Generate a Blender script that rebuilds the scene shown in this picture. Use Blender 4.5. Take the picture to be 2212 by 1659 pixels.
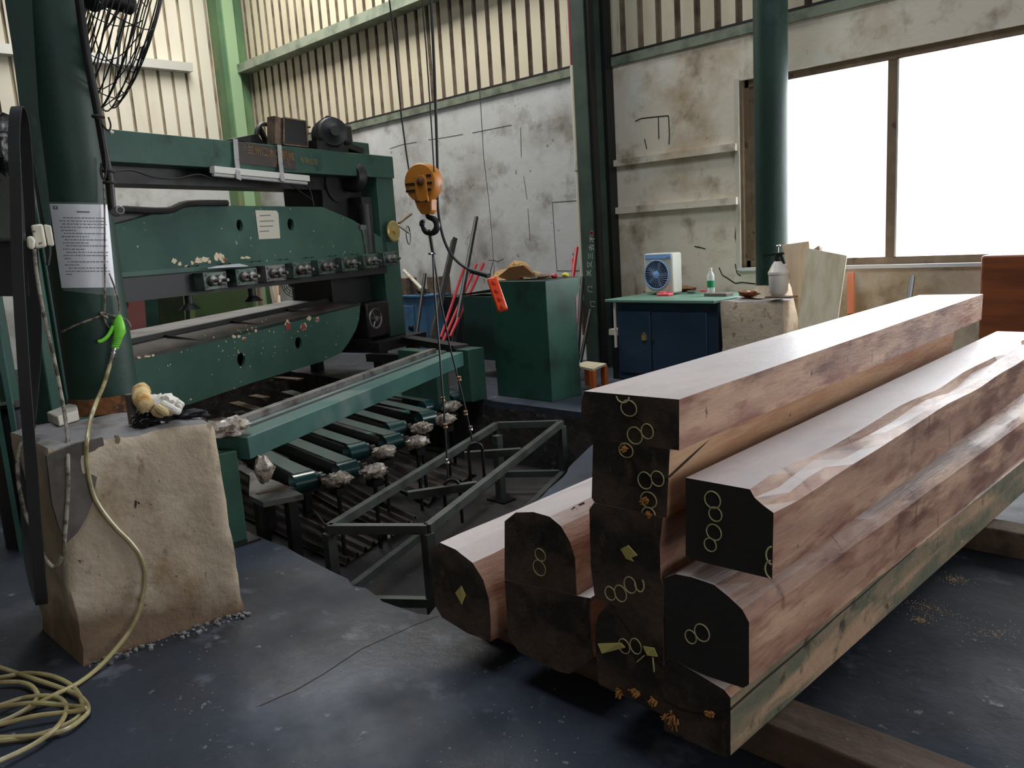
import bpy, bmesh, math, random
from mathutils import Vector as V, Matrix, noise
random.seed(7)
sc = bpy.context.scene
for o in list(bpy.data.objects): bpy.data.objects.remove(o)

# ------------------------------------------------------------------ camera
FP = 1780.0; PIT = math.radians(10.0); ROL = math.radians(3.66); CH = 1.5; YAW = math.radians(-46.0)
up = V((-math.sin(ROL)*math.cos(PIT), math.cos(ROL)*math.cos(PIT), math.sin(PIT)))
ya = V((0, 0, -1)) - up*(-up.z); ya.normalize(); xa = ya.cross(up)
Yw = math.cos(YAW)*ya - math.sin(YAW)*xa
Xw = math.cos(YAW)*xa + math.sin(YAW)*ya
R3 = Matrix((Xw, Yw, up))
cam = bpy.data.objects.new('camera', bpy.data.cameras.new('camera'))
sc.collection.objects.link(cam)
cam.matrix_world = Matrix.Translation((0, 0, CH)) @ R3.to_4x4()
cam.data.sensor_width = 36; cam.data.lens = 36*FP/2212; cam.data.clip_end = 200
sc.camera = cam

# ------------------------------------------------------------------ sky, daylight, exposure
sc.view_settings.view_transform = 'Standard'; sc.view_settings.look = 'None'
sc.view_settings.gamma = 1; sc.view_settings.use_curve_mapping = False
sc.view_settings.exposure = -0.25
w = bpy.data.worlds.new('overcast_sky'); sc.world = w; w.use_nodes = True
bg = w.node_tree.nodes['Background']; bg.inputs[0].default_value = (0.93, 0.97, 1, 1); bg.inputs[1].default_value = 2.2

def daylight(name, loc, rot, sx, sy, power, col=(1, 1, 1)):
    l = bpy.data.lights.new(name, 'AREA'); l.shape = 'RECTANGLE'; l.size = sx; l.size_y = sy
    l.energy = power; l.color = col
    o = bpy.data.objects.new(name, l); sc.collection.objects.link(o)
    o.location = loc; o.rotation_euler = rot; return o
PI = math.pi
daylight('window_daylight', (-2.1, 8.6, 2.5), (-PI/2+.25, 0, 0), 6.5, 3.4, 900, (.95, .97, 1))
daylight('skylight_far', (-9.8, 5.8, 7.3), (0, 0, 0), 6.4, 1.6, 520, (1, .97, .90))
daylight('added_top_light', (-3.0, 2.0, 7.3), (0, 0, 0), 4.0, 3.0, 210, (.86, .92, 1))  # unseen roof light, added to brighten the timber tops
daylight('bay_daylight', (5.6, 3.5, 2.4), (0, PI/2, 0), 4.0, 7.0, 55, (.97, .97, 1))

# ------------------------------------------------------------------ placement helpers (sight line -> point in the room)
def ray(u, v): return R3 @ V(((u-1106)/FP, -(v-829.5)/FP, -1))
def G(u, v, z=0.0):
    r = ray(u, v); t = (z-CH)/r.z; return V((r.x*t, r.y*t, z))
def PY(u, v, y):
    r = ray(u, v); t = y/r.y; return V((r.x*t, y, CH+r.z*t))
def PX(u, v, x):
    r = ray(u, v); t = x/r.x; return V((x, r.y*t, CH+r.z*t))
def PD(u, v, d):
    r = ray(u, v); t = d/math.hypot(r.x, r.y); return V((r.x*t, r.y*t, CH+r.z*t))
def PL(u, v, p, d):
    n = V((d[1], -d[0])); r = ray(u, v); t = n.dot(V(p[:2]))/n.dot(V(r[:2])); return V((r.x*t, r.y*t, CH+r.z*t))

# ------------------------------------------------------------------ materials
def lin(c):
    r = [((x/255)/12.92 if x/255 <= .04045 else ((x/255+.055)/1.055)**2.4) for x in c]
    return (r[0], r[1], r[2], 1)
def mat(name, c, rough=.6, metal=0.0, spots=(), bump=None, spec=.5, coat=0, alpha=1, trans=0, rvar=None, top_glare=None):
    """spots: (colour, scale, lo, hi, stretch, seed)"""
    m = bpy.data.materials.new(name); m.use_nodes = True; nt = m.node_tree; N = nt.nodes; L = nt.links
    b = N['Principled BSDF']
    b.inputs['Roughness'].default_value = rough; b.inputs['Metallic'].default_value = metal
    b.inputs['Specular IOR Level'].default_value = spec; b.inputs['Coat Weight'].default_value = coat
    b.inputs['Coat Roughness'].default_value = .25
    b.inputs['Alpha'].default_value = alpha; b.inputs['Transmission Weight'].default_value = trans
    tc = N.new('ShaderNodeTexCoord'); cur = None
    def nz(scale, st, seed, det=6, rg=.6):
        mp = N.new('ShaderNodeMapping'); mp.inputs['Scale'].default_value = st
        mp.inputs['Location'].default_value = (seed*1.7, seed*2.3, seed*.9)
        L.new(tc.outputs['Object'], mp.inputs[0])
        n = N.new('ShaderNodeTexNoise'); n.inputs['Scale'].default_value = scale
        n.inputs['Detail'].default_value = det; n.inputs['Roughness'].default_value = rg
        L.new(mp.outputs[0], n.inputs['Vector']); return n.outputs['Fac']
    for k, s in enumerate(spots):
        c2, scale, lo, hi = s[:4]; st = s[4] if len(s) > 4 else (1, 1, 1); seed = s[5] if len(s) > 5 else k*3.1+1
        f = nz(scale, st, seed)
        mr = N.new('ShaderNodeMapRange'); mr.inputs['From Min'].default_value = lo; mr.inputs['From Max'].default_value = hi
        L.new(f, mr.inputs['Value'])
        mx = N.new('ShaderNodeMix'); mx.data_type = 'RGBA'
        L.new(mr.outputs[0], mx.inputs['Factor'])
        if cur is None: mx.inputs[6].default_value = lin(c)
        else: L.new(cur, mx.inputs[6])
        mx.inputs[7].default_value = lin(c2); cur = mx.outputs[2]
    if top_glare:  # sky glare painted pale onto up-facing dusty wood
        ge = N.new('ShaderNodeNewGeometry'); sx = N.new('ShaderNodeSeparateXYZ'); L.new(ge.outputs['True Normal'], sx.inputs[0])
        mr = N.new('ShaderNodeMapRange'); mr.inputs['From Min'].default_value = .80; mr.inputs['From Max'].default_value = .985; mr.inputs['To Max'].default_value = top_glare[1]
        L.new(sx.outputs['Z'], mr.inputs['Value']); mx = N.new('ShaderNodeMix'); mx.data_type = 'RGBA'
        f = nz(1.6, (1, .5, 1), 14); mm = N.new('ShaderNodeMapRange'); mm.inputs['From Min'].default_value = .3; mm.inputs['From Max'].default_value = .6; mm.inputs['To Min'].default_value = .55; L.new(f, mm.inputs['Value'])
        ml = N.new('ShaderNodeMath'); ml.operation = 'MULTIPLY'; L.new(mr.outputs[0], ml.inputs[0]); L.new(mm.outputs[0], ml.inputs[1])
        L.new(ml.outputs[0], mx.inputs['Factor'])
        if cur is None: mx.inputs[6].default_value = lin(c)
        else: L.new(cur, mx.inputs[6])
        mx.inputs[7].default_value = lin(top_glare[0]); cur = mx.outputs[2]
    if cur is None: b.inputs['Base Color'].default_value = lin(c)
    else: L.new(cur, b.inputs['Base Color'])
    if rvar:
        f = nz(rvar[0], (1, 1, 1), 9)
        mr = N.new('ShaderNodeMapRange'); mr.inputs['From Min'].default_value = .35; mr.inputs['From Max'].default_value = .65
        mr.inputs['To Min'].default_value = rvar[1]; mr.inputs['To Max'].default_value = rvar[2]
        L.new(f, mr.inputs['Value']); L.new(mr.outputs[0], b.inputs['Roughness'])
    if bump:
        f = nz(bump[0], bump[2] if len(bump) > 2 else (1, 1, 1), 5, 8)
        bp = N.new('ShaderNodeBump'); bp.inputs['Strength'].default_value = bump[1]; bp.inputs['Distance'].default_value = .02
        L.new(f, bp.inputs['Height']); L.new(bp.outputs[0], b.inputs['Normal'])
    return m

GRN = (56, 88, 76)
m_floor = mat('dark_concrete', (50, 57, 69), .6, spots=[((84, 91, 104), .8, .58, .72, (1, 1, 1), 31), ((34, 38, 47), 1.1, .45, .66), ((44, 40, 38), .5, .48, .68, (1, 1, 1), 4), ((96, 101, 110), 5, .60, .76), ((120, 124, 130), 16, .66, .72, (1, 1, 1), 13), ((150, 148, 145), 42, .74, .78)], bump=(18, .25), rvar=(1.4, .42, .8), spec=.3)
m_pit = mat('pit_concrete', (52, 48, 46), .85, spots=[((28, 25, 24), 1.6, .4, .6), ((104, 98, 92), 9, .64, .76)], bump=(10, .3))
m_pitwall = mat('broken_concrete_edge', (58, 52, 48), .9, spots=[((28, 25, 23), 4, .4, .6), ((96, 90, 82), 14, .6, .7)], bump=(14, .8))
m_plaster = mat('dirty_white_plaster', (198, 199, 198), .85, spots=[((150, 144, 136), 1.3, .45, .7), ((104, 92, 82), 2.2, .56, .76, (1, 1, 1), 4), ((70, 62, 56), 11, .66, .74), ((216, 217, 216), .6, .55, .7, (1, 1, 1), 8)], bump=(6, .3))
m_plaster2 = mat('yellowed_plaster', (214, 205, 188), .85, spots=[((158, 132, 96), .9, .5, .7), ((130, 112, 90), 2.6, .54, .74), ((112, 84, 52), 1.3, .62, .74, (1.5, 1, .5), 23), ((60, 50, 42), 17, .68, .74), ((220, 217, 208), 1.4, .58, .7, (1, 1, 1), 3)], bump=(6, .35))
m_sheet = mat('cream_corrugated_steel', (214, 204, 180), .55, spots=[((176, 164, 140), 1.2, .5, .75, (1, 1, .3)), ((120, 104, 84), 4, .66, .8, (3, 3, .4))], bump=(30, .05))
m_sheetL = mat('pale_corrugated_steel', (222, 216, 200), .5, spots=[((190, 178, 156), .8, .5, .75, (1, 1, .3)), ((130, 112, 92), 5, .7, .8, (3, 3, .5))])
m_groove = mat('darker_sheet_groove', (134, 120, 100), .8, spots=[((92, 78, 64), 3, .4, .6)])  # grooves coloured darker than the flat pans
m_roof = mat('roof_sheet', (96, 98, 98), .8)
m_green = mat('machine_green_paint', GRN, .42, spots=[((44, 72, 64), 1.3, .4, .65), ((30, 50, 46), 3.2, .58, .75), ((190, 184, 165), 30, .765, .78)], bump=(40, .05), spec=.25)
m_greenchip = mat('chipped_green_paint', (60, 90, 78), .6, spots=[((46, 74, 66), 1.3, .4, .65), ((215, 205, 180), 17, .69, .71), ((92, 60, 44), 9, .70, .74)], bump=(40, .06), spec=.25)
m_greenlt = mat('light_green_steel', (66, 106, 98), .35, spots=[((52, 86, 82), 3, .4, .7), ((120, 135, 130), 1.6, .6, .8)])
m_greencol = mat('column_green_paint', (30, 60, 50), .5, spots=[((22, 44, 38), 2.0, .4, .65, (1, 1, .4)), ((66, 84, 78), 3.3, .62, .8, (1, 1, .5)), ((170, 165, 150), 34, .74, .76)], bump=(12, .15), spec=.35)
m_hgreen = mat('corner_column_green', (104, 136, 90), .6, spots=[((78, 112, 80), 1.4, .4, .6, (1, 1, .5)), ((140, 128, 88), 3, .55, .75, (1, 1, .6))])
m_hgreen2 = mat('wall_column_green', (60, 78, 68), .6, spots=[((40, 54, 48), 3, .4, .7)])
m_dark = mat('blackened_steel', (34, 35, 36), .45, .3, spots=[((22, 20, 19), 6, .4, .6)])
m_black = mat('black_paint', (20, 21, 23), .5)
m_rubber = mat('black_rubber', (30, 30, 31), .6)
m_steel = mat('worn_steel', (120, 118, 116), .4, .6, spots=[((70, 62, 56), 6, .45, .65)])
m_tabletop = mat('dusty_table_board', (150, 148, 148), .5, spots=[((96, 90, 88), 5, .5, .7, (1, .3, 1))])
m_tablegrease = mat('oily_brown_table', (84, 74, 70), .5, spots=[((52, 44, 42), 4, .4, .65)])
TOP_GLARE = ((214, 208, 208), .9)  # pale glare colour and strength for the timber tops
WSP = [((198, 160, 134), 1.9, .47, .6, (2.5, .5, 3.5)), ((112, 74, 60), 2.3, .52, .64, (2, .8, 3.2), 11), ((134, 84, 68), 4.2, .5, .66, (1.5, .7, 3), 3), ((92, 58, 48), 1.9, .62, .74, (1, 9, 2.6), 6), ((72, 66, 60), 5, .64, .76, (1, 1, 2.2), 9), ((46, 28, 24), 13, .68, .74, (1, 1.6, 1.2), 2)]
m_timber = mat('reddish_hardwood', (166, 128, 108), .5, spots=WSP, bump=(12, .25, (6, .8, 6)), spec=.4, coat=.1, top_glare=TOP_GLARE)
m_timber2 = mat('tan_hardwood', (196, 152, 116), .5, spots=[((170, 116, 84), 1.7, .48, .62, (3, .5, 3.5)), ((206, 172, 138), 2.5, .5, .7, (9, .4, 9)), ((136, 84, 60), 2.0, .6, .72, (3, 1, 3), 7), ((60, 40, 30), 16, .70, .76)], bump=(12, .2, (6, .8, 6)), coat=.1, top_glare=TOP_GLARE)
m_timberG = mat('timber_green_stained', (132, 116, 92), .65, spots=[((98, 98, 80), 2.6, .44, .58, (2, 1.2, 3)), ((172, 140, 112), 2.2, .5, .6, (2, .6, 5), 5), ((60, 54, 40), 9, .58, .68), ((186, 174, 142), 24, .66, .74)], bump=(22, .5))
m_endgrain = mat('dark_end_grain', (92, 74, 60), .75, spots=[((48, 40, 34), 6, .42, .58), ((104, 82, 62), 14, .6, .72, (1.6, 1, .7)), ((30, 25, 22), 3, .55, .66, (1, 1, 2)), ((64, 66, 48), 2.2, .62, .72, (1, 1, 1), 21)], bump=(30, .5))
m_endblack = mat('black_sealed_end', (48, 45, 43), .7, spots=[((48, 44, 42), 12, .55, .7), ((120, 116, 108), 60, .76, .8)], bump=(20, .2))
m_chalk = mat('yellow_marker', (206, 196, 146), .6)
m_tag = mat('yellow_paper_tag', (214, 200, 120), .6, spots=[((120, 104, 60), 60, .62, .7)])
m_fiber = mat('orange_wood_fibre', (186, 128, 66), .8)
m_ped = mat('stained_pedestal_concrete', (182, 166, 144), .85, spots=[((200, 186, 164), 3.0, .5, .62), ((150, 124, 92), 2.6, .54, .68, (1, 1, .7)), ((112, 80, 54), 3.4, .64, .74), ((70, 54, 42), 34, .67, .71), ((142, 126, 104), 12, .62, .68, (1, 1, .6), 17)], bump=(16, .6))
m_pedtop = mat('dusty_concrete_top', (136, 134, 134), .9, spots=[((96, 88, 82), 6, .5, .7)], bump=(12, .4))
m_pedgrey = mat('exposed_grey_concrete', (104, 98, 92), .85, spots=[((80, 72, 66), 4, .45, .65)], bump=(10, .3))
m_paper = mat('white_paper', (206, 208, 214), .35, coat=.3)
m_ink = mat('grey_print', (92, 92, 100), .6)
m_inkd = mat('black_print', (24, 24, 30), .6)
m_note = mat('aged_notice_paper', (196, 190, 174), .7)
m_yhose = mat('yellow_pvc_hose', (176, 164, 116), .35, spots=[((134, 118, 78), 5, .45, .6)], coat=.4)
m_rope = mat('grey_rope', (150, 140, 126), .8, spots=[((90, 76, 60), 30, .45, .55)])
m_lime = mat('lime_green_plastic', (120, 214, 60), .4)
m_chrome = mat('chrome', (200, 200, 200), .2, 1)
m_orange = mat('crane_orange', (178, 112, 36), .5, spots=[((150, 84, 24), 6, .5, .65), ((60, 50, 40), 11, .62, .68)])
m_red = mat('pendant_red', (224, 74, 34), .35, coat=.3)
m_redpaint = mat('red_painted_rod', (170, 28, 40), .45)
m_teal = mat('cabinet_teal_green', (40, 78, 66), .4, spots=[((28, 54, 46), 1.4, .45, .6), ((22, 36, 30), 2.2, .55, .7), ((100, 70, 60), 6, .72, .8)])
m_teal2 = mat('dull_green_cabinet', (44, 74, 68), .5, spots=[((120, 36, 36), 4, .68, .74, (3, 3, .6)), ((30, 50, 46), 2, .45, .6)])
m_blue = mat('blue_cabinet_paint', (36, 56, 76), .45, spots=[((28, 44, 62), 1.6, .45, .65), ((60, 44, 36), 5, .68, .76), ((150, 150, 145), 50, .76, .78)])
m_bluebox = mat('light_blue_steel_box', (74, 120, 160), .5, spots=[((50, 84, 116), 3, .5, .7)])
m_wtop = mat('green_worktop', (92, 128, 112), .5, spots=[((130, 148, 138), 3, .55, .7)])
m_fanbody = mat('cream_fan_plastic', (190, 190, 180), .5)
m_fanblue = mat('pale_blue_plastic', (130, 166, 214), .4)
m_fandark = mat('fan_interior', (30, 34, 48), .6)
m_soap = mat('pink_soap_dish', (224, 84, 96), .4)
m_wood = mat('light_plywood', (206, 196, 172), .7, spots=[((184, 170, 140), 1.6, .45, .65, (6, 6, .6)), ((120, 110, 90), 24, .7, .76)])
m_ply2 = mat('pinkish_plywood', (214, 192, 164), .6, spots=[((196, 170, 140), 2, .45, .65, (6, 6, .6))])
m_redwood = mat('red_brown_cabinet_wood', (132, 70, 34), .45, spots=[((98, 48, 24), 1.4, .45, .65, (.8, 1, 6)), ((60, 28, 16), 5, .68, .76)], coat=.2)
m_plankdark = mat('weathered_plank', (112, 92, 76), .8, spots=[((76, 60, 50), 3, .45, .65, (3, 3, 3)), ((140, 116, 94), 8, .6, .7)], bump=(14, .4))
m_skid = mat('skid_timber', (110, 90, 78), .75, spots=[((84, 66, 54), 2, .45, .6, (.6, 5, 5)), ((150, 134, 120), 24, .68, .74)], bump=(14, .4))
m_stool = mat('orange_stool_wood', (170, 88, 40), .5)
m_rust = mat('rusty_sheet', (58, 49, 44), .75, .1, spots=[((38, 31, 27), 3, .45, .6), ((84, 76, 70), 8, .62, .75)])
m_frame = mat('olive_grey_steel_frame', (78, 84, 80), .42, .3, spots=[((50, 52, 50), 4, .45, .65)])
m_alu = mat('brown_window_frame', (112, 94, 74), .5, spots=[((140, 122, 98), 3, .5, .7), ((60, 48, 38), 9, .6, .7)])
m_aluw = mat('bare_aluminium', (196, 196, 192), .4, .4)
m_sill = mat('white_tile_sill', (206, 208, 208), .4)
m_film = mat('crumpled_clear_film', (172, 160, 146), .2, spots=[((96, 76, 58), 22, .50, .6), ((224, 222, 216), 40, .6, .68)], bump=(40, 1.0), coat=.8)
m_white = mat('white_plastic', (214, 208, 190), .45, spots=[((160, 130, 90), 7, .62, .75)])
m_glove = mat('white_cotton', (222, 218, 208), .9, bump=(120, .3))
m_glovey = mat('ochre_knit', (206, 182, 134), .9, spots=[((180, 130, 60), 16, .48, .62)], bump=(120, .3))
m_cloth = mat('black_and_white_cloth', (18, 20, 30), .8, spots=[((230, 228, 222), 26, .56, .57)])
m_sprayer = mat('off_white_sprayer', (206, 200, 192), .4)
m_bottle = mat('clear_plastic_bottle', (220, 228, 224), .1, alpha=.45)
m_greenlabel = mat('green_label', (30, 130, 84), .4)
m_straw = mat('woven_straw', (176, 140, 86), .8, spots=[((130, 96, 56), 40, .45, .6)])
m_brownbag = mat('brown_card', (120, 84, 48), .7)
m_olive = mat('olive_green_paint', (62, 82, 44), .5, spots=[((44, 60, 34), 1.6, .45, .65)])
m_pink = mat('faded_red_casting', (140, 84, 80), .6)
m_cream = mat('cream_pipe', (196, 190, 176), .5, spots=[((150, 136, 110), 4, .55, .7, (1, 1, .5))])
m_maroon = mat('maroon_pipe', (110, 30, 50), .5)
m_yellow = mat('yellow_rule', (220, 214, 60), .5)
m_sand = mat('sawdust', (186, 158, 122), .9)
m_gold = mat('brass_disc', (180, 160, 100), .35, .6)
m_goldtxt = mat('worn_gold_lettering', (126, 98, 50), .6)
m_plate = mat('dark_brown_nameplate', (52, 42, 38), .5, spots=[((80, 60, 38), 9, .58, .7)])
m_tape = mat('silver_tape', (170, 170, 170), .2, .3, bump=(40, .6))
m_lamp = mat('fluorescent_batten_white', (206, 204, 196), .4)
m_glass = mat('dusty_window_glass', (250, 252, 252), .05, alpha=.06)
m_pole = mat('concrete_pole', (210, 214, 214), .8)
m_bag = mat('black_plastic_bag', (16, 17, 20), .2, bump=(12, 1.0), coat=.6)
m_chalkw = mat('white_chalk', (190, 190, 186), .9)
m_crackc = mat('dark_crack', (44, 36, 32), .9)

# ------------------------------------------------------------------ mesh builder
class MB:
    def __init__(s): s.bm = bmesh.new(); s.mi = 0
    def _f(s, vs):
        try:
            f = s.bm.faces.new(vs); f.material_index = s.mi; return f
        except ValueError: return None
    def hexa(s, p):   # 4 bottom, 4 top
        v = [s.bm.verts.new(q) for q in p]
        for a in ((3, 2, 1, 0), (4, 5, 6, 7), (0, 1, 5, 4), (1, 2, 6, 5), (2, 3, 7, 6), (3, 0, 4, 7)): s._f([v[i] for i in a])
        return s
    def box(s, x0, x1, y0, y1, z0, z1):
        return s.hexa([(x0, y0, z0), (x1, y0, z0), (x1, y1, z0), (x0, y1, z0), (x0, y0, z1), (x1, y0, z1), (x1, y1, z1), (x0, y1, z1)])
    def bar(s, a, b, w_, h_, upv=(0, 0, 1)):
        a, b = V(a), V(b); d = (b-a).normalized(); u = V(upv)
        sd = d.cross(u)
        if sd.length < 1e-4: sd = d.cross(V((1, 0, 0)))
        sd.normalize(); u2 = sd.cross(d).normalized()
        q = []
        for c, hz in ((0, -1), (0, 1)):
            for e, sg in ((a, -1), (a, 1), (b, 1), (b, -1)): q.append(e+sd*sg*w_/2+u2*hz*h_/2)
        return s.hexa(q)
    def prism(s, pts, vec, capmi=None):
        vec = V(vec); n = len(pts)
        a = [s.bm.verts.new(p) for p in pts]; b = [s.bm.verts.new(V(p)+vec) for p in pts]
        m0 = s.mi
        if capmi is not None: s.mi = capmi
        s._f(list(reversed(a))); s._f(b); s.mi = m0
        for i in range(n): s._f([a[i], a[(i+1) % n], b[(i+1) % n], b[i]])
        return s
    def plate(s, outer, holes, vec):
        """polygon with holes (world points in one plane), thickness vec"""
        vec = V(vec); loops = []
        t = bmesh.new()
        es = []
        for lp in [outer]+holes:
            vs = [t.verts.new(p) for p in lp]
            es += [t.edges.new((vs[i], vs[(i+1) % len(vs)])) for i in range(len(vs))]
        bmesh.ops.triangle_fill(t, edges=es, use_beauty=True)
        t.verts.index_update()
        A = [s.bm.verts.new(v.co) for v in t.verts]; B = [s.bm.verts.new(v.co+vec) for v in t.verts]
        for f in t.faces:
            ix = [v.index for v in f.verts]
            s._f([A[i] for i in ix]); s._f([B[i] for i in reversed(ix)])
        k = 0
        for lp in [outer]+holes:
            n = len(lp)
            for i in range(n): s._f([A[k+i], A[k+(i+1) % n], B[k+(i+1) % n], B[k+i]])
            k += n
        t.free(); return s
    def tube(s, pts, r, seg=8, closed=False, caps=True):
        pts = [V(p) for p in pts]; n = len(pts); rings = []
        ref = V((0, 0, 1)); prev = None
        for i, p in enumerate(pts):
            if closed: d = pts[(i+1) % n]-pts[i-1]
            else: d = pts[min(i+1, n-1)]-pts[max(i-1, 0)]
            if d.length < 1e-9: d = V((0, 0, 1))
            d.normalize()
            if prev is None:
                x = d.cross(ref)
                if x.length < .05: x = d.cross(V((1, 0, 0)))
            else: x = prev-d*prev.dot(d)
            x.normalize(); prev = x; y = d.cross(x)
            rr = r[i] if isinstance(r, (list, tuple)) else r
            rings.append([s.bm.verts.new(p+x*math.cos(2*PI*k/seg)*rr+y*math.sin(2*PI*k/seg)*rr) for k in range(seg)])
        for i in range(n if closed else n-1):
            a, b = rings[i], rings[(i+1) % n]
            for k in range(seg): s._f([a[k], a[(k+1) % seg], b[(k+1) % seg], b[k]])
        if caps and not closed: s._f(list(reversed(rings[0]))); s._f(rings[-1])
        return s
    def cyl(s, a, b, r0, r1=None, seg=24):
        return s.tube([a, b], [r0, r0 if r1 is None else r1], seg)
    def lathe(s, c, prof, axis=(0, 0, 1), seg=24):
        """profile: (distance along axis, radius)"""
        c = V(c); ax = V(axis).normalized()
        x = ax.cross(V((0, 0, 1)))
        if x.length < .05: x = V((1, 0, 0))
        x.normalize(); y = ax.cross(x); rings = []
        for (t, r) in prof:
            rings.append([s.bm.verts.new(c+ax*t+(x*math.cos(2*PI*k/seg)+y*math.sin(2*PI*k/seg))*max(r, 1e-4)) for k in range(seg)])
        for a, b in zip(rings, rings[1:]):
            for k in range(seg): s._f([a[k], a[(k+1) % seg], b[(k+1) % seg], b[k]])
        s._f(list(reversed(rings[0]))); s._f(rings[-1]); return s
    def blob(s, c, rx, ry, rz, amp=.15, sc_=6, seg=16, rot=0):
        c = V(c); rg = []
        for i in range(seg//2+1):
            th = PI*i/(seg//2); row = []
            for k in range(seg):
                ph = 2*PI*k/seg; d = V((math.sin(th)*math.cos(ph), math.sin(th)*math.sin(ph), math.cos(th)))
                f = 1+amp*noise.noise((d+c)*sc_*.5)
                p = V((d.x*rx*f, d.y*ry*f, d.z*rz*f)); p.rotate(Matrix.Rotation(rot, 3, 'Z')); row.append(s.bm.verts.new(c+p))
            rg.append(row)
        for a, b in zip(rg, rg[1:]):
            for k in range(seg): s._f([a[k], b[k], b[(k+1) % seg], a[(k+1) % seg]])
        bmesh.ops.remove_doubles(s.bm, verts=rg[0]+rg[-1], dist=1e-5); return s
    def noise(s, amp, scale):
        for v in s.bm.verts: v.co += noise.noise_vector(v.co*scale)*amp
        return s
    def subdiv(s, n):
        bmesh.ops.subdivide_edges(s.bm, edges=s.bm.edges[:], cuts=n, use_grid_fill=True); return s
    def build(s, name, m, parent=None, bevel=0, ang=35, kind=None, **tags):
        bm = s.bm; bmesh.ops.recalc_face_normals(bm, faces=bm.faces[:])
        for f in bm.faces: f.smooth = True
        for e in bm.edges: e.smooth = len(e.link_faces) == 2 and e.calc_face_angle(0) < math.radians(ang)
        co = [v.co for v in bm.verts]
        if parent is not None: org = wloc(parent)
        else: org = V(((min(c.x for c in co)+max(c.x for c in co))/2, (min(c.y for c in co)+max(c.y for c in co))/2, min(c.z for c in co)))
        if kind == 'structure': org = V((0, 0, 0))
        for v in bm.verts: v.co -= org
        me = bpy.data.meshes.new(name); bm.to_mesh(me); bm.free()
        for q in (m if isinstance(m, (list, tuple)) else [m]): me.materials.append(q)
        o = bpy.data.objects.new(name, me); sc.collection.objects.link(o)
        if parent is not None: o.parent = parent; o['_w'] = tuple(org)
        else: o.location = org; o['_w'] = tuple(org)
        if bevel:
            b = o.modifiers.new('bevel', 'BEVEL'); b.width = bevel; b.segments = 2; b.limit_method = 'ANGLE'; b.angle_limit = math.radians(35)
        if kind: o['kind'] = kind
        for k, t in tags.items(): o[k] = t
        return o
def wloc(o): return V(o['_w'])
def thing(name, loc, label, category, group=None):
    o = bpy.data.objects.new(name, None); sc.collection.objects.link(o); o.location = loc; o['_w'] = tuple(loc)
    o.empty_display_size = .1; o['label'] = label; o['category'] = category
    if group: o['group'] = group
    return o
def smoothpath(p, k=6, closed=False):
    p = [V(q) for q in p]; n = len(p); out = []
    rng = range(n if closed else n-1)
    for i in rng:
        p0 = p[(i-1) % n] if closed or i > 0 else p[0]; p1 = p[i]; p2 = p[(i+1) % n]; p3 = p[(i+2) % n] if closed or i+2 < n else p[-1]
        for j in range(k):
            t = j/k
            out.append(.5*((2*p1)+(-p0+p2)*t+(2*p0-5*p1+4*p2-p3)*t*t+(-p0+3*p1-3*p2+p3)*t**3))
    if not closed: out.append(p[-1])
    return out
def ring(c, r, ax, seg=28):
    ax = V(ax).normalized(); x = ax.cross(V((0, 0, 1)))
    if x.length < .05: x = V((1, 0, 0))
    x.normalize(); y = ax.cross(x)
    return [V(c)+(x*math.cos(2*PI*k/seg)+y*math.sin(2*PI*k/seg))*r for k in range(seg)]
def textmesh(mb, s, origin, xdir, ydir, size, depth=.001):
    cu = bpy.data.curves.new('t', 'FONT'); cu.body = s; cu.size = 1; cu.extrude = 0
    o = bpy.data.objects.new('t', cu); sc.collection.objects.link(o)
    dg = bpy.context.evaluated_depsgraph_get(); me = bpy.data.meshes.new_from_object(o.evaluated_get(dg))
    bpy.data.objects.remove(o)
    n = xdir.cross(ydir).normalized()
    vs = [mb.bm.verts.new(V(origin)+V(xdir)*v.co.x*size+V(ydir)*v.co.y*size+n*depth) for v in me.vertices]
    for p in me.polygons: mb._f([vs[i] for i in p.vertices])
    wd = max([v.co.x for v in me.vertices] or [0]); bpy.data.meshes.remove(me); return wd

# ------------------------------------------------------------------ floor, pit
WY = 7.5; WX = -14.3
def jag(pts, amp, step=.12):
    out = []
    for i, p in enumerate(pts):
        q = pts[(i+1) % len(pts)]; a, b = V(p), V(q); n = max(1, int((b-a).length/step))
        for k in range(n):
            c = a.lerp(b, k/n)
            if (b-a).length < 5: c = c+V((noise.noise(c*6), noise.noise(c*6+V((9, 3, 1))), 0))*amp
            out.append(c)
    return out
near = [G(u, v) for u, v in [(925, 1325), (905, 1322), (870, 1314), (830, 1300), (812, 1288), (786, 1270), (764, 1266), (750, 1252), (722, 1236), (690, 1218), (650, 1200), (612, 1180), (575, 1168)]]
pit = near + [V((-4.45, 1.98, 0)), V((-9.6, 2.0, 0)), V((-9.6, 5.25, 0)), V((-5.85, 5.17, 0)), V((-4.57, 5.2, 0)), V((-4.15, 5.15, 0)), V((-3.78, 4.42, 0)), V((-3.1, 3.0, 0))]
pit = jag(pit, .03)
outer = [V((-15, -8, 0)), V((7, -8, 0)), V((7, 8, 0)), V((-15, 8, 0))]
mb = MB(); mb.plate(outer, [pit], (0, 0, -.06)); mb.build('floor', m_floor, kind='structure')
mb = MB()
A = [mb.bm.verts.new(p+V((0, 0, -.05))) for p in pit]; Bv = [mb.bm.verts.new(p+V((noise.noise(p*4)*.05, noise.noise(p*5)*.05, -.6))) for p in pit]
for i in range(len(pit)): mb._f([A[i], A[(i+1) % len(pit)], Bv[(i+1) % len(pit)], Bv[i]])
mb.build('wall_pit', m_pitwall, kind='structure')
mb = MB(); mb.box(-10, -2.3, 1.5, 5.6, -.66, -.58); mb.build('floor_pit', m_pit, kind='structure')
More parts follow.
